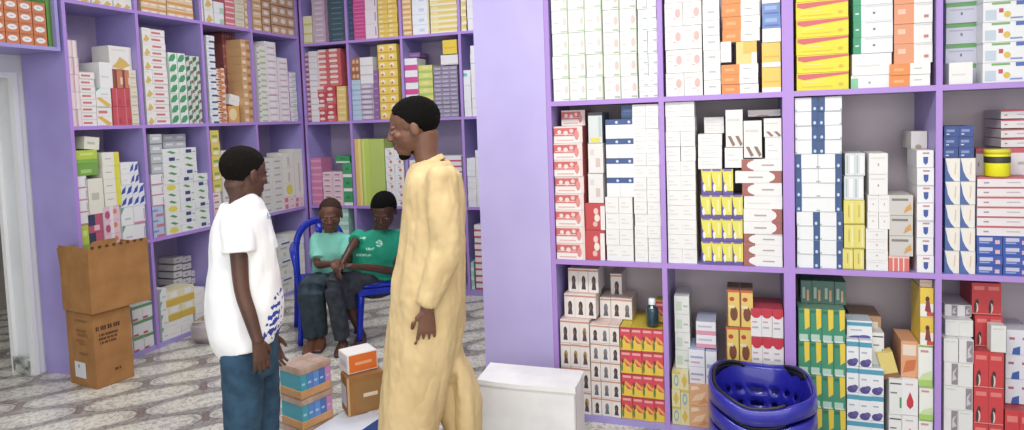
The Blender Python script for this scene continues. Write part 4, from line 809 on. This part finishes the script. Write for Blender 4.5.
# --- plastic chair and stool
M_CH = mat('#1B2CA0', .35, name='blue_chair_plastic', coat=.3)
def solid(o, t, off=0):
    s = o.modifiers.new('s', 'SOLIDIFY'); s.thickness = t; s.offset = off; b = o.modifiers.new('b', 'BEVEL'); b.width = .002; b.segments = 2; return o
def armchair(loc, rz, label):
    """local: faces -Y"""
    root = empty('plastic_armchair', loc, rz, label=label, cat='chair')
    bm = bmesh.new(); n = 8; g = []
    for i in range(n+1):
        for_ = []
        for j in range(n+1):
            x = -.215+.43*i/n; y = -.21+.42*j/n
            k = 1-.1*max(0, (y)/.21)
            for_.append(bm.verts.new((x*k, y, .42-.018*math.cos(x/.215*1.3)*math.cos(y/.21*1.2)-(.02 if j == 0 else 0))))
        g.append(for_)
    for i in range(n):
        for j in range(n): bm.faces.new((g[i][j], g[i+1][j], g[i+1][j+1], g[i][j+1]))
    solid(link('seat', mesh(bm), M_CH, root, True), .006)
    for sx in (-1, 1):
        for sy, y0, y1 in ((-1, -.2, -.235), (1, .2, .25)):
            bm = bmesh.new(); tube(bm, [(V((sx*.2, y0, .415)), .03, .014), (V((sx*.215, (y0+y1)/2, .2)), .024, .013), (V((sx*.232, y1, .004)), .02, .012)], side=(1, 0, 0), seg=12, n=3, round_ends=False); link('leg', mesh(bm), M_CH, root, True)
        bm = bmesh.new(); tube(bm, [(V((sx*.215, -.215, .40)), .016, .022), (V((sx*.238, -.21, .56)), .016, .02), (V((sx*.245, -.15, .64)), .024, .012), (V((sx*.24, .02, .655)), .026, .011), (V((sx*.218, .2, .66)), .022, .014)], side=(1, 0, 0), seg=12, n=4); link('armrest', mesh(bm), M_CH, root, True)
    # back: arched frame with upright slats
    bm = bmesh.new(); arch = []
    for i in range(17):
        a = math.pi*i/16; x = -.215*math.cos(a); z = .43+.0+.385*math.sin(a)**.55
        if i in (0, 16): z = .42
        arch.append((V((x*(.95+.05*math.sin(a)), .2+.075*(z-.42)/.4, z)), .010, .028))
    tube(bm, arch, side=(0, .3, 0), seg=12, n=2)
    bmesh.ops.scale(bm, vec=(1, 1, 1), verts=bm.verts)
    for v in bm.verts: pass
    link('back_frame', mesh(bm), M_CH, root, True)
    for k in range(1):
        x = 0; bm = bmesh.new(); tube(bm, [(V((x, .2, .42)), .026, .004), (V((x*1.15, .235, .62)), .03, .004), (V((x*1.2, .272, .80)), .026, .004)], side=(1, 0, 0), seg=8, n=2, round_ends=False); link('back_slat', mesh(bm), M_CH, root, True)
    return root
def stool(loc, rz, label):
    root = empty('plastic_stool', loc, rz, label=label, cat='stool')
    bm = bmesh.new(); e = .145; bx(bm, -e, -e, .405, e, e, .43); bmesh.ops.bevel(bm, geom=bm.edges[:], offset=.01, segments=3, affect='EDGES'); link('seat', mesh(bm), M_CH, root, True)
    bm = bmesh.new(); bx(bm, -e+.004, -e+.004, .36, e-.004, e-.004, .405); link('apron', mesh(bm), M_CH, root)
    for sx in (-1, 1):
        for sy in (-1, 1):
            bm = bmesh.new(); tube(bm, [(V((sx*.12, sy*.12, .375)), .024, .02), (V((sx*.135, sy*.135, .2)), .021, .017), (V((sx*.15, sy*.15, .004)), .018, .015)], side=(1, 0, 0), seg=10, n=2, round_ends=False); link('leg', mesh(bm), M_CH, root, True)
    return root
pc = W(325.5, 300, 4.83); ac = armchair((pc.x, pc.y, 0), YAW+.27+.1, 'blue plastic armchair with arched back, under the boy in pale aqua')
ac.scale = (.86, .95, .97)
ps = W(378, 300, 4.68); st_ = stool((ps.x, ps.y, 0), YAW+.3, 'blue plastic stool under the boy in the green T-shirt')
st_.scale = (1, 1, .95)

# ================================================================ PEOPLE
def M3(l, f, u): return (l, f, u)
def headframe(fwd, up=(0, 0, 1)):
    f = Vector(fwd).normalized(); u = Vector(up); u = (u-f*u.dot(f)).normalized(); l = u.cross(f)   # person's left when facing f
    return l, f, u
def head(bm, c, ax, H):
    l, f, u = ax
    E = lambda a, b, d, r: ell(bm, c+(l*a+f*b+u*d)*H, ax, Vector(r)*H)
    E(0, -.05, .13, (.33, .42, .36)); E(0, .08, -.10, (.275, .31, .34)); E(0, .22, -.34, (.14, .155, .13))
    E(0, .05, -.24, (.235, .27, .2)); E(0, .325, .075, (.2, .06, .04)); E(0, .34, -.235, (.105, .075, .03)); E(0, .335, -.28, (.095, .075, .032))
    for s in (-1, 1):
        E(s*.16, .27, -.08, (.1, .08, .07)); E(s*.325, -.03, -.03, (.035, .08, .125)); E(s*.052, .41, -.115, (.045, .05, .036)); E(s*.12, .315, 0, (.07, .055, .04))
    tube(bm, [(c+(f*.36+u*.06)*H, .03*H), (c+(f*.41-u*.04)*H, .042*H), (c+(f*.435-u*.11)*H, .058*H)], seg=10, n=2)
def eyes(c, ax, H, body):
    l, f, u = ax; off = body.parent.location if body.parent else Vector()
    for s in (-1, 1):
        bm = bmesh.new(); ell(bm, c+(l*s*.125+f*.342-u*.004)*H-off, ax, Vector((.05, .045, .022))*H, 12, 8); e = link('eye', mesh(bm), mat('#8E7F74', .3), body.parent, True)
        bm = bmesh.new(); ell(bm, c+(l*s*.125+f*.368-u*.004)*H-off, ax, Vector((.028, .024, .023))*H, 10, 8); link('iris', mesh(bm), mat('#1E120D', .15), e, True)
def hair(name, c, ax, H, parent, m, thick=.03, back=.03, up=.03):
    l, f, u = ax; bm = bmesh.new()
    ell(bm, c+(u*(.13+up)-f*(.05+back))*H, ax, Vector((.33+thick, .42+thick, .36+thick))*H, 24, 16)
    # keep the part above the hairline: higher in front, low at the nape
    kill = []
    for v in bm.verts:
        p = (v.co-c)/H; a, b = p.dot(f), p.dot(u)
        pts = ((-9, -.34), (-.5, -.33), (-.3, -.34), (-.14, -.2), (-.08, -.06), (0, .0), (.1, .03), (.16, .2), (.28, .29), (.45, .33), (9, .33)); line = .3
        for (a0, b0), (a1, b1) in zip(pts, pts[1:]):
            if a0 <= a <= a1: line = b0+(b1-b0)*(a-a0)/(a1-a0); break
        if b < line: kill.append(v)
    bmesh.ops.delete(bm, geom=kill, context='VERTS')
    bmesh.ops.holes_fill(bm, edges=[e for e in bm.edges if e.is_boundary], sides=0)
    return remesh(bm, name, .0035, m, parent, 2, lambda p: .0022*noise.noise(p*140))
def hand(bm, w, d, nrm, th, L, curl=.5, spread=.1, r=.0072):
    """wrist w, direction d, palm-side normal nrm, thumb side th, hand length L"""
    d = d.normalized(); nrm = (nrm-d*nrm.dot(d)).normalized(); th = (th-d*th.dot(d)-nrm*th.dot(nrm)).normalized()
    k = L*.5; hw = L*.2
    tube(bm, [(w-d*.02, L*.14, L*.11), (w+d*k*.35, hw*.9, L*.085), (w+d*k*.85, hw*1.05, L*.07), (w+d*k*1.0, hw*.95, L*.055)], side=th, seg=14, n=2)
    for i, fl in enumerate((.43, .5, .46, .36)):
        o = w+d*k*.93+th*(hw*(.84-.56*i)); dd = (d+th*spread*(1.2-.8*i)).normalized(); p = o; pts = [(p-dd*.01, r*1.05)]; ang = 0
        for sN, seg_ in enumerate((.45, .32, .23)):
            ang += curl*(.55, .8, .6)[sN]
            v = dd*math.cos(ang)+nrm*math.sin(ang); p = p+v*L*fl*seg_; pts.append((p, r*(1, .93, .8)[sN]))
        tube(bm, pts, seg=10, n=2)
    o = w+d*k*.25+th*hw*.75
    v1 = (d*.75+th*.55+nrm*.35).normalized(); v2 = (d*.9+th*.1+nrm*.45).normalized()
    tube(bm, [(o-v1*.01, r*1.5), (o+v1*L*.2, r*1.25), (o+v1*L*.2+v2*L*.17, r*.95)], seg=10, n=3)
def foot(bm, a, fwd, L, r=.035):
    f = Vector((fwd.x, fwd.y, 0)).normalized(); g = Vector((a.x, a.y, 0))
    tube(bm, [(g-f*L*.2+V((0, 0, .03)), .028, .028), (g+V((0, 0, .04)), .034, .038), (g+f*L*.4+V((0, 0, .025)), .042, .022), (g+f*L*.7+V((0, 0, .014)), .036, .012)], side=f.cross(V((0, 0, 1))), seg=14, n=3)
def skinmat(nm, a, b): return mottled(nm, a, b, 8, .48, 3, .02)
def folds(amp, fq, fz): return lambda p: amp*(noise.noise(Vector((p.x*fq, p.y*fq, p.z*fz)))+.5*noise.noise(Vector((p.x*fq*2.3+7, p.y*fq*2.3, p.z*fz*2.1))))
def persp(root):
    return root
def pixof(p):
    d = p-CP; z = d.dot(Fw); return 512+F_*d.dot(Rt)/z, 160-F_*d.dot(Up)/z
Zax = V((0, 0, 1))
# ------------------------------------------------ man in the long cream robe
zc = 2.6; vd = (W(430, 200, 1)-CP); vd.z = 0; vd.normalize(); rt = V((vd.y, -vd.x, 0))      # away, image-right on the floor
base = W(430, 200, zc); man = empty('person', (base.x, base.y, 0), 0, label='man in a long cream robe walking past the shelves, arm hanging at his side', cat='person')
SK1 = skinmat('skin_man', '#63402F', '#744E3C'); HB = mat('#0B0908', .95, name='black_hair', bump=.5, bscale=300)
fwd = (-rt*1-Zax*.22+vd*.02); ax = headframe(fwd); H = .226; hc = W(413, 127.5, zc)
def Wm(x, y, dz=0): return W(x, y, zc+dz)
bm = bmesh.new(); head(bm, hc, ax, H)
tube(bm, [(hc-ax[2]*H*.15-ax[1]*H*.16, .052, .058), (Wm(426, 155), .045, .048), (Wm(431, 166), .046, .048), (Wm(432, 180), .06, .05)], side=vd, seg=18)
tube(bm, [(Wm(433, 176), .13, .06), (Wm(433, 195), .165, .09), (Wm(434, 225), .15, .095), (Wm(432, 265), .125, .085), (Wm(430, 300), .145, .1), (Wm(430, 320), .13, .09)], side=vd, seg=20)
LH = (Wm(441, 182, -.17), Wm(447, 248, -.19), Wm(427, 309, -.2))
RH = (Wm(431, 180, .17), Wm(424, 245, .2), Wm(412, 300, .2))
for q, sgn in ((LH, -1), (RH, 1)):
    tube(bm, [(q[0], .046), ((q[0]+q[1])/2, .042), (q[1], .036), ((q[1]+q[2])/2, .033), (q[2], .025)], seg=14)
    hand(bm, q[2], (-Zax-rt*.05), -rt*.35+vd*(-sgn), -rt, .17, .5, .09)
hip = (Wm(430, 318, -.08), Wm(432, 318, .08))
k1, a1 = Wm(418, 400, -.1), Wm(412, 487, -.09)
k2, a2 = Wm(452, 398, .07), Wm(472, 470, .09)
for h_, k_, a_ in ((hip[0], k1, a1), (hip[1], k2, a2)):
    a_ = V((a_.x, a_.y, max(.07, a_.z))); tube(bm, [(h_, .08), ((h_+k_)/2, .07), (k_, .052), ((k_+a_)/2, .048), (a_, .034)], seg=14); foot(bm, a_, -rt, .25)
mb = remesh(bm, 'body', .0032, SK1, man, 4)
eyes(hc, ax, H, mb)
hair('hair', hc, ax, H, man, HB, .022, .026, .022)
bm = bmesh.new()      # short goatee
l, f, u = ax; ell(bm, hc+(f*.26-u*.43)*H, ax, V((.1, .11, .085))*H); tube(bm, [(hc+(f*.15-u*.40+l*s*.14-f*abs(s)*.05)*H, .007) for s in (-1, 0, 1)], seg=8, n=2)
remesh(bm, 'beard', .003, HB, man, 1, lambda p: .0015*noise.noise(p*150))
M_ROBE = mottled('cream_robe_cloth', '#C8AE7E', '#D0B788', 5, .8, 3, .05)
bm = bmesh.new()
def rb_(y, x0, x1, lat, dz=0):
    c = Wm((x0+x1)/2, y, dz); return (c, lat, (x1-x0)/2/F_*zc)
tube(bm, [rb_(160.5, 418, 449, .062), rb_(164, 414, 453, .09), rb_(169.5, 409, 457, .14), rb_(178, 405, 461, .188), rb_(200, 403, 464, .195), rb_(240, 399, 465, .19), rb_(290, 392, 466, .195), rb_(335, 387, 461, .19), rb_(370, 383, 453, .18), rb_(402, 380, 446, .175), rb_(430, 378, 438, .17), rb_(466, 375, 432, .17)], side=vd, seg=36, round_ends=False)
# sleeves, both
for q, sgn in ((LH, -1), (RH, 1)):
    tube(bm, [(q[0]+V((0, 0, .06)), .028), (q[0]+V((0, 0, .035)), .056), (q[0]-V((0, 0, .05)), .068), ((q[0]+q[1])/2, .066), (q[1], .058), ((q[1]+q[2])/2, .05), (q[2]+V((0, 0, .012)), .041)], seg=18, round_ends=False)
# back tail of the robe, swinging behind
tube(bm, [(Wm(446, 322, .04), .11, .05), (Wm(452, 350, .05), .10, .035), (Wm(461, 375, .06), .11, .05), (Wm(466, 400, .07), .11, .06), (Wm(467, 430, .08), .11, .056), (Wm(470, 452, .08), .11, .055)], side=vd, seg=24, round_ends=False)
def robefold(p):
    return .013*noise.noise(Vector((p.x*13, p.y*13, p.z*3.2)))+.007*noise.noise(Vector((p.x*24+4, p.y*24, p.z*9)))+.0025*noise.noise(Vector((p.x*60, p.y*60, p.z*34)))
remesh(bm, 'robe', .0065, M_ROBE, man, 5, robefold)
bm = bmesh.new(); tube(bm, [(Wm(428, 160.5), .055, .060), (Wm(431, 166), .064, .068)], side=vd, seg=24, n=2, round_ends=False)
remesh(bm, 'collar', .004, M_ROBE, man, 2)
bm = bmesh.new()
for h_, k_, a_ in ((hip[0], k1, a1), (hip[1], k2, a2)):
    a_ = V((a_.x, a_.y, max(.12, a_.z))); tube(bm, [(h_, .1), ((h_+k_)/2, .088), (k_, .078), ((k_+a_)/2, .068), (a_, .052)], seg=20, round_ends=False)
remesh(bm, 'trousers', .0065, M_ROBE, man, 4, folds(.008, 12, 9))
for a_ in (a1, a2):
    bm = bmesh.new(); g = V((a_.x, a_.y, 0)); f = -rt
    tube(bm, [(g-f*.07+V((0, 0, .012)), .034, .01), (g+f*.08+V((0, 0, .012)), .046, .01), (g+f*.19+V((0, 0, .012)), .04, .01)], side=vd, seg=16, n=3); o = link('sandal', mesh(bm), mat('#2A1C16', .6), man, True); o.location = -man.location

# ------------------------------------------------ boy in the white shirt
zc2 = 2.7; vd = (W(244, 200, 1)-CP); vd.z = 0; vd.normalize(); rt = V((vd.y, -vd.x, 0))
def Wb(x, y, dz=0): return W(x, y, zc2+dz)
b0 = Wb(245, 200); boy = empty('person', (b0.x, b0.y, 0), 0, label='boy in a loose white T-shirt and blue jeans standing with his back half turned', cat='person')
SK2 = skinmat('skin_boy', '#472C21', '#57382B')
ax = headframe(rt*.86+vd*.55-Zax*.2); H = .218; hc = Wb(245, 174)
bm = bmesh.new(); head(bm, hc, ax, H)
sh = (rt*.5-vd*.86)          # direction of his right shoulder (towards the camera)
tube(bm, [(hc-ax[2]*H*.15-ax[1]*H*.16, .046, .05), (Wb(241, 196), .043, .046), (Wb(241, 207), .05, .05), (Wb(241, 216), .085, .06)], side=sh, seg=16)
tube(bm, [(Wb(241, 213), .11, .06), (Wb(243, 235), .13, .085), (Wb(243, 270), .12, .085), (Wb(244, 310), .115, .085), (Wb(248, 340), .125, .09), (Wb(250, 355), .11, .08)], side=sh, seg=20)
S1 = (Wb(236, 219, -.12), Wb(242, 290, -.15), Wb(258, 342, -.17)); S2 = (Wb(258, 219, .12), Wb(268, 282, .15), Wb(272, 335, .1))
for q, sg in ((S1, 1), (S2, -1)):
    tube(bm, [(q[0], .037), ((q[0]+q[1])/2, .034), (q[1], .029), ((q[1]+q[2])/2, .027), (q[2], .0205)], seg=14)
    hand(bm, q[2], (-Zax+rt*.12), rt*.2-sh*sg, rt*.9+vd*.3, .15, .45, .05, .0072)
h1, h2 = Wb(243, 350, -.07), Wb(256, 350, .07); K1, K2 = Wb(243, 420, -.08), Wb(262, 420, .06); A1_, A2_ = Wb(243, 488, -.08), Wb(260, 485, .08)
for h_, k_, a_ in ((h1, K1, A1_), (h2, K2, A2_)):
    a_ = V((a_.x, a_.y, .07)); tube(bm, [(h_, .068), ((h_+k_)/2, .06), (k_, .045), ((k_+a_)/2, .042), (a_, .03)], seg=14); foot(bm, a_, rt, .21)
bb = remesh(bm, 'body', .0032, SK2, boy, 4)
eyes(hc, ax, H, bb)
hair('hair', hc, ax, H, boy, mat('#120E0C', .95, name='cropped_hair', bump=.3, bscale=350), .014, .018, .018)
M_SH = mottled('white_tshirt', '#ECECEE', '#F4F4F5', 6, .85, 3, .04)
bm = bmesh.new()
def sb_(y, x0, x1, lat): return (Wb((x0+x1)/2, y), lat, (x1-x0)/2/F_*zc2*1.0)
tube(bm, [sb_(198, 233, 252, .055), sb_(203, 226, 262, .10), sb_(212, 219, 267, .145), sb_(235, 213, 272, .155), sb_(265, 211, 277, .15), sb_(300, 208, 281, .155), sb_(330, 210, 281, .16), sb_(347, 221, 279, .16)], side=vd, seg=36, round_ends=False)
for q in (S1, S2):
    tube(bm, [(q[0]+V((0, 0, .05)), .024), (q[0]+V((0, 0, .026)), .05), (q[0]-V((0, 0, .03)), .06), (q[0].lerp(q[1], .3), .062), (q[0].lerp(q[1], .48), .063)], seg=18, round_ends=False)
def shc(p, n):
    x, y = pixof(p)
    if 262 < x < 290 and 288 < y < 350 and n.dot(vd) < .55:
        s = noise.noise(Vector((p.z*34+p.x*14, p.x*9, 3)))+.35*noise.noise(p*60)
        if s > .10 and (x-262)/28+(y-288)/62*.6 > .5: return 1
    if 267 < x < 282 and 212 < y < 219 and n.dot(vd) < .6 and noise.noise(p*120) > -.1: return 2
    return 0
remesh(bm, 'shirt', .005, [M_SH, mat('#2F3FA0', .8), mat('#8E9EB4', .8)], boy, 5, folds(.009, 9, 6), shc)
M_JN = mottled('dark_blue_jeans', '#1E3A50', '#2C4E66', 22, .85, 4, .1)
bm = bmesh.new()
tube(bm, [(Wb(249, 325), .13, .10), (Wb(249, 350), .135, .105), (Wb(250, 372), .12, .1)], side=sh, seg=24, round_ends=False)
for h_, k_, a_ in ((h1, K1, A1_), (h2, K2, A2_)):
    a_ = V((a_.x, a_.y, .06)); tube(bm, [(h_, .085), ((h_+k_)/2, .08), (k_, .07), ((k_+a_)/2, .062), (a_, .055)], seg=20, round_ends=False)
remesh(bm, 'jeans', .006, M_JN, boy, 4, folds(.006, 14, 12))
for a_ in (A1_, A2_):
    bm = bmesh.new(); g = V((a_.x, a_.y, 0)); f = rt
    tube(bm, [(g-f*.05+V((0, 0, .01)), .03, .009), (g+f*.07+V((0, 0, .01)), .042, .009), (g+f*.15+V((0, 0, .01)), .036, .009)], side=vd, seg=16, n=3); o = link('slipper', mesh(bm), mat('#2A2A30', .6), boy, True); o.location = -boy.location

# ------------------------------------------------ seated boys
def seated(name_label, z, hc_, H, fw, neck, shR, shL, elR, elL, wrR, wrL, waist, hips, knR, knL, anR, anL, skin, hairp, shirt_m, trous_m, colfn, shin_bare=0, sleeve=.5, tw=.135, handfwd=None):
    c = W(*hc_); g = W(*hips); root = empty('person', (g.x, g.y, 0), 0, label=name_label, cat='person')
    ax = headframe(fw); bm = bmesh.new(); head(bm, c, ax, H)
    P_ = lambda q: W(*q)
    side = (P_(shL)-P_(shR)).normalized(); fr = V((vdk.x, vdk.y, 0))*-1
    nk = P_(neck)
    tube(bm, [(c-ax[2]*H*.18-ax[1]*H*.14, .044, .048), (nk, .044, .048), (nk-V((0, 0, .03)), .06, .05), (nk-V((0, 0, .07)), tw*.85, .055)], side=side, seg=16)
    tube(bm, [(nk-V((0, 0, .055)), tw*.75, .05), (nk-V((0, 0, .12)), tw*.92, .08), (P_(waist), tw*.82, .08), (g, tw*.95, .09)], side=side, seg=18)
    for s_, e_, w_, sg in ((P_(shR), P_(elR), P_(wrR), 1), (P_(shL), P_(elL), P_(wrL), -1)):
        tube(bm, [(s_, .036), ((s_+e_)/2, .033), (e_, .028), ((e_+w_)/2, .026), (w_, .02)], seg=12)
        d = (w_-e_).normalized(); hand(bm, w_, d+V((0, 0, -.1)), V((0, 0, -.6))+side*sg*.6, V((0, 0, 1))+side*sg*.3, .135, .75, .03, .0068)
    for sg, k_, a_ in ((-1, P_(knR), P_(anR)), (1, P_(knL), P_(anL))):
        h_ = g+side*sg*.07+fr*.02; a_ = V((a_.x, a_.y, .06))
        tube(bm, [(h_, .062), ((h_+k_)/2, .056), (k_, .043), ((k_+a_)/2, .038), (a_, .027)], seg=12); foot(bm, a_, fr+side*-.2, .19)
    b = remesh(bm, 'body', .005, skin, root, 3); eyes(c, ax, H, b); hair('hair', c, ax, H, root, *hairp)
    bm = bmesh.new()
    tube(bm, [(nk-V((0, 0, .012)), .058, .058), (nk-V((0, 0, .035)), tw*.8, .068), (nk-V((0, 0, .07)), tw*1.08, .082), (nk-V((0, 0, .14)), tw*1.12, .105), (P_(waist), tw*1.08, .108), (g+V((0, 0, .02)), tw*1.15, .118)], side=side, seg=28, round_ends=False)
    for s_, e_ in ((P_(shR), P_(elR)), (P_(shL), P_(elL))):
        tube(bm, [(s_+V((0, 0, .045)), .022), (s_+V((0, 0, .02)), .045), (s_.lerp(e_, .2), .053), (s_.lerp(e_, sleeve), .054)], seg=16, round_ends=False)
    remesh(bm, 'shirt', .0055, shirt_m, root, 4, folds(.007, 12, 9), colfn)
    bm = bmesh.new()
    tube(bm, [(g+V((0, 0, .07)), tw*1.0, .1), (g-V((0, 0, .045)), tw*1.1, .11)], side=side, seg=20, n=2, round_ends=True)
    for i, (sg, k_, a_) in enumerate(((-1, P_(knR), P_(anR)), (1, P_(knL), P_(anL)))):
        h_ = g+side*sg*.07; a_ = V((a_.x, a_.y, .075)); sb = .45 if (shin_bare and i == 1) else .97
        tube(bm, [(h_, .082), ((h_+k_)/2, .075), (k_, .062), (k_.lerp(a_, sb*.5), .058), (k_.lerp(a_, sb), .052)], seg=18, round_ends=False)
    remesh(bm, 'trousers', .0055, trous_m, root, 3, folds(.006, 14, 12))
    for a_ in (P_(anR), P_(anL)):
        bm = bmesh.new(); q = V((a_.x, a_.y, 0)); f = (fr+side*-.2).normalized()
        tube(bm, [(q-f*.045+V((0, 0, .008)), .026, .007), (q+f*.06+V((0, 0, .008)), .038, .007), (q+f*.14+V((0, 0, .008)), .033, .007)], side=side, seg=14, n=3); o = link('slipper', mesh(bm), mat('#23233A', .6), root, True); o.location = -root.location
    return root
vdk = W(340, 200, 1)-CP; vdk.z = 0; vdk.normalize(); rtk = V((vdk.y, -vdk.x, 0))
SK3 = skinmat('skin_small_boy', '#5C3A2B', '#6C4736'); SK4 = skinmat('skin_seated_boy', '#442A20', '#54362A')
M_AQ = mottled('pale_aqua_cloth', '#74BFAC', '#86CBB9', 6, .8, 3, .04); M_GR = mottled('green_tshirt', '#128A6E', '#1B9A7A', 6, .8, 3, .04)
M_DJ = mottled('dark_jeans', '#22303A', '#2E3E48', 22, .85, 4, .1); M_DJ2 = mottled('charcoal_jeans', '#23272E', '#343A42', 22, .85, 4, .1)
seated('small boy in a pale aqua shirt sitting on the blue armchair', 4.75, (330.5, 215, 4.72), .238, -vdk-rtk*.08-Zax*.22, (331, 230, 4.76),
       (316.5, 240, 4.76), (346, 240, 4.78), (318, 264, 4.66), (349, 261, 4.68), (333, 264, 4.47), (341, 262, 4.47), (332, 262, 4.78), (333, 281, 4.8),
       (307, 288, 4.45), (316, 287, 4.43), (312, 345, 4.5), (321, 343, 4.54), SK3, (mat('#3A2A23', .9, name='shaved_hair'), .004, .012, .01), [M_AQ], M_DJ, None, tw=.128, sleeve=.8)
def gc(p, n):
    x, y = pixof(p)
    if n.dot(vdk) < 0:
        if (x-379)**2+(y-243.5)**2 < 12 and noise.noise(p*90) > -.25: return 1
        for yy, xa, xb in ((238, 359, 366), (249, 366, 375), (255, 356, 372)):
            if xa < x < xb and abs(y-yy) < 1.1 and noise.noise(p*130) > -.15: return 1
    return 0
seated('boy in a green T-shirt sitting on a blue stool and looking down at his hands', 4.7, (384, 211.5, 4.6), .245, -vdk-rtk*.35-Zax*.5, (380, 227.5, 4.68),
       (359, 236, 4.68), (398, 236, 4.72), (350, 250, 4.5), (396, 270, 4.62), (342, 264, 4.40), (350, 266, 4.42), (377, 260, 4.7), (376, 281, 4.7),
       (333, 284, 4.40), (341, 286, 4.47), (343, 346, 4.44), (362, 345, 4.6), SK4, (mat('#0B0908', .95, name='dense_black_hair', bump=.5, bscale=300), .035, .03, .03), [M_GR, mat('#A9DCC8', .8)], M_DJ2, gc, shin_bare=1, tw=.155, sleeve=.42)

# ================================================================ LIGHT AND CAMERA
def area(name, loc, rot, sx, sy, power, col=(1, 1, 1)):
    l = bpy.data.lights.new(name, 'AREA'); l.shape = 'RECTANGLE'; l.size = sx; l.size_y = sy; l.energy = power; l.color = col
    o = bpy.data.objects.new(name, l); C.objects.link(o); o.location = loc; o.rotation_euler = rot; return o
area('ceiling_light_front', (-.2, 1.45, 3.02), (0, 0, 0), 1.5, .5, 44, (1, .985, .97))
area('ceiling_light_side', (-2.1, 1.5, 3.02), (0, 0, 0), 1.5, .5, 24, (.97, .985, 1))
area('ceiling_light_rear', (-2.2, 3.9, 3.02), (0, 0, 0), 1.4, .5, 32, (.97, .985, 1))
area('shopfront_daylight', (.4, -2.1, 1.7), (math.radians(90), 0, 0), 4.6, 2.4, 75, (1, .99, .98))
w = bpy.data.worlds.new('world'); sc.world = w; w.use_nodes = True
w.node_tree.nodes['Background'].inputs[0].default_value = (.92, .95, 1, 1); w.node_tree.nodes['Background'].inputs[1].default_value = .6
cam = bpy.data.cameras.new('camera'); co = bpy.data.objects.new('camera', cam); C.objects.link(co)
cam.sensor_width = 36; cam.sensor_fit = 'HORIZONTAL'; cam.lens = F_/1024*36; cam.shift_x = 0; cam.shift_y = -(215-160)/1024; cam.clip_start = .05
co.matrix_world = Matrix(((Rt.x, Up.x, -Fw.x, CP.x), (Rt.y, Up.y, -Fw.y, CP.y), (Rt.z, Up.z, -Fw.z, CP.z), (0, 0, 0, 1)))
sc.camera = co
sc.view_settings.view_transform = 'Standard'; sc.view_settings.look = 'None'; sc.view_settings.gamma = 1; sc.view_settings.exposure = .17
sc.cycles.max_bounces = 8; sc.cycles.use_denoising = True
print('boxes', NB[0])
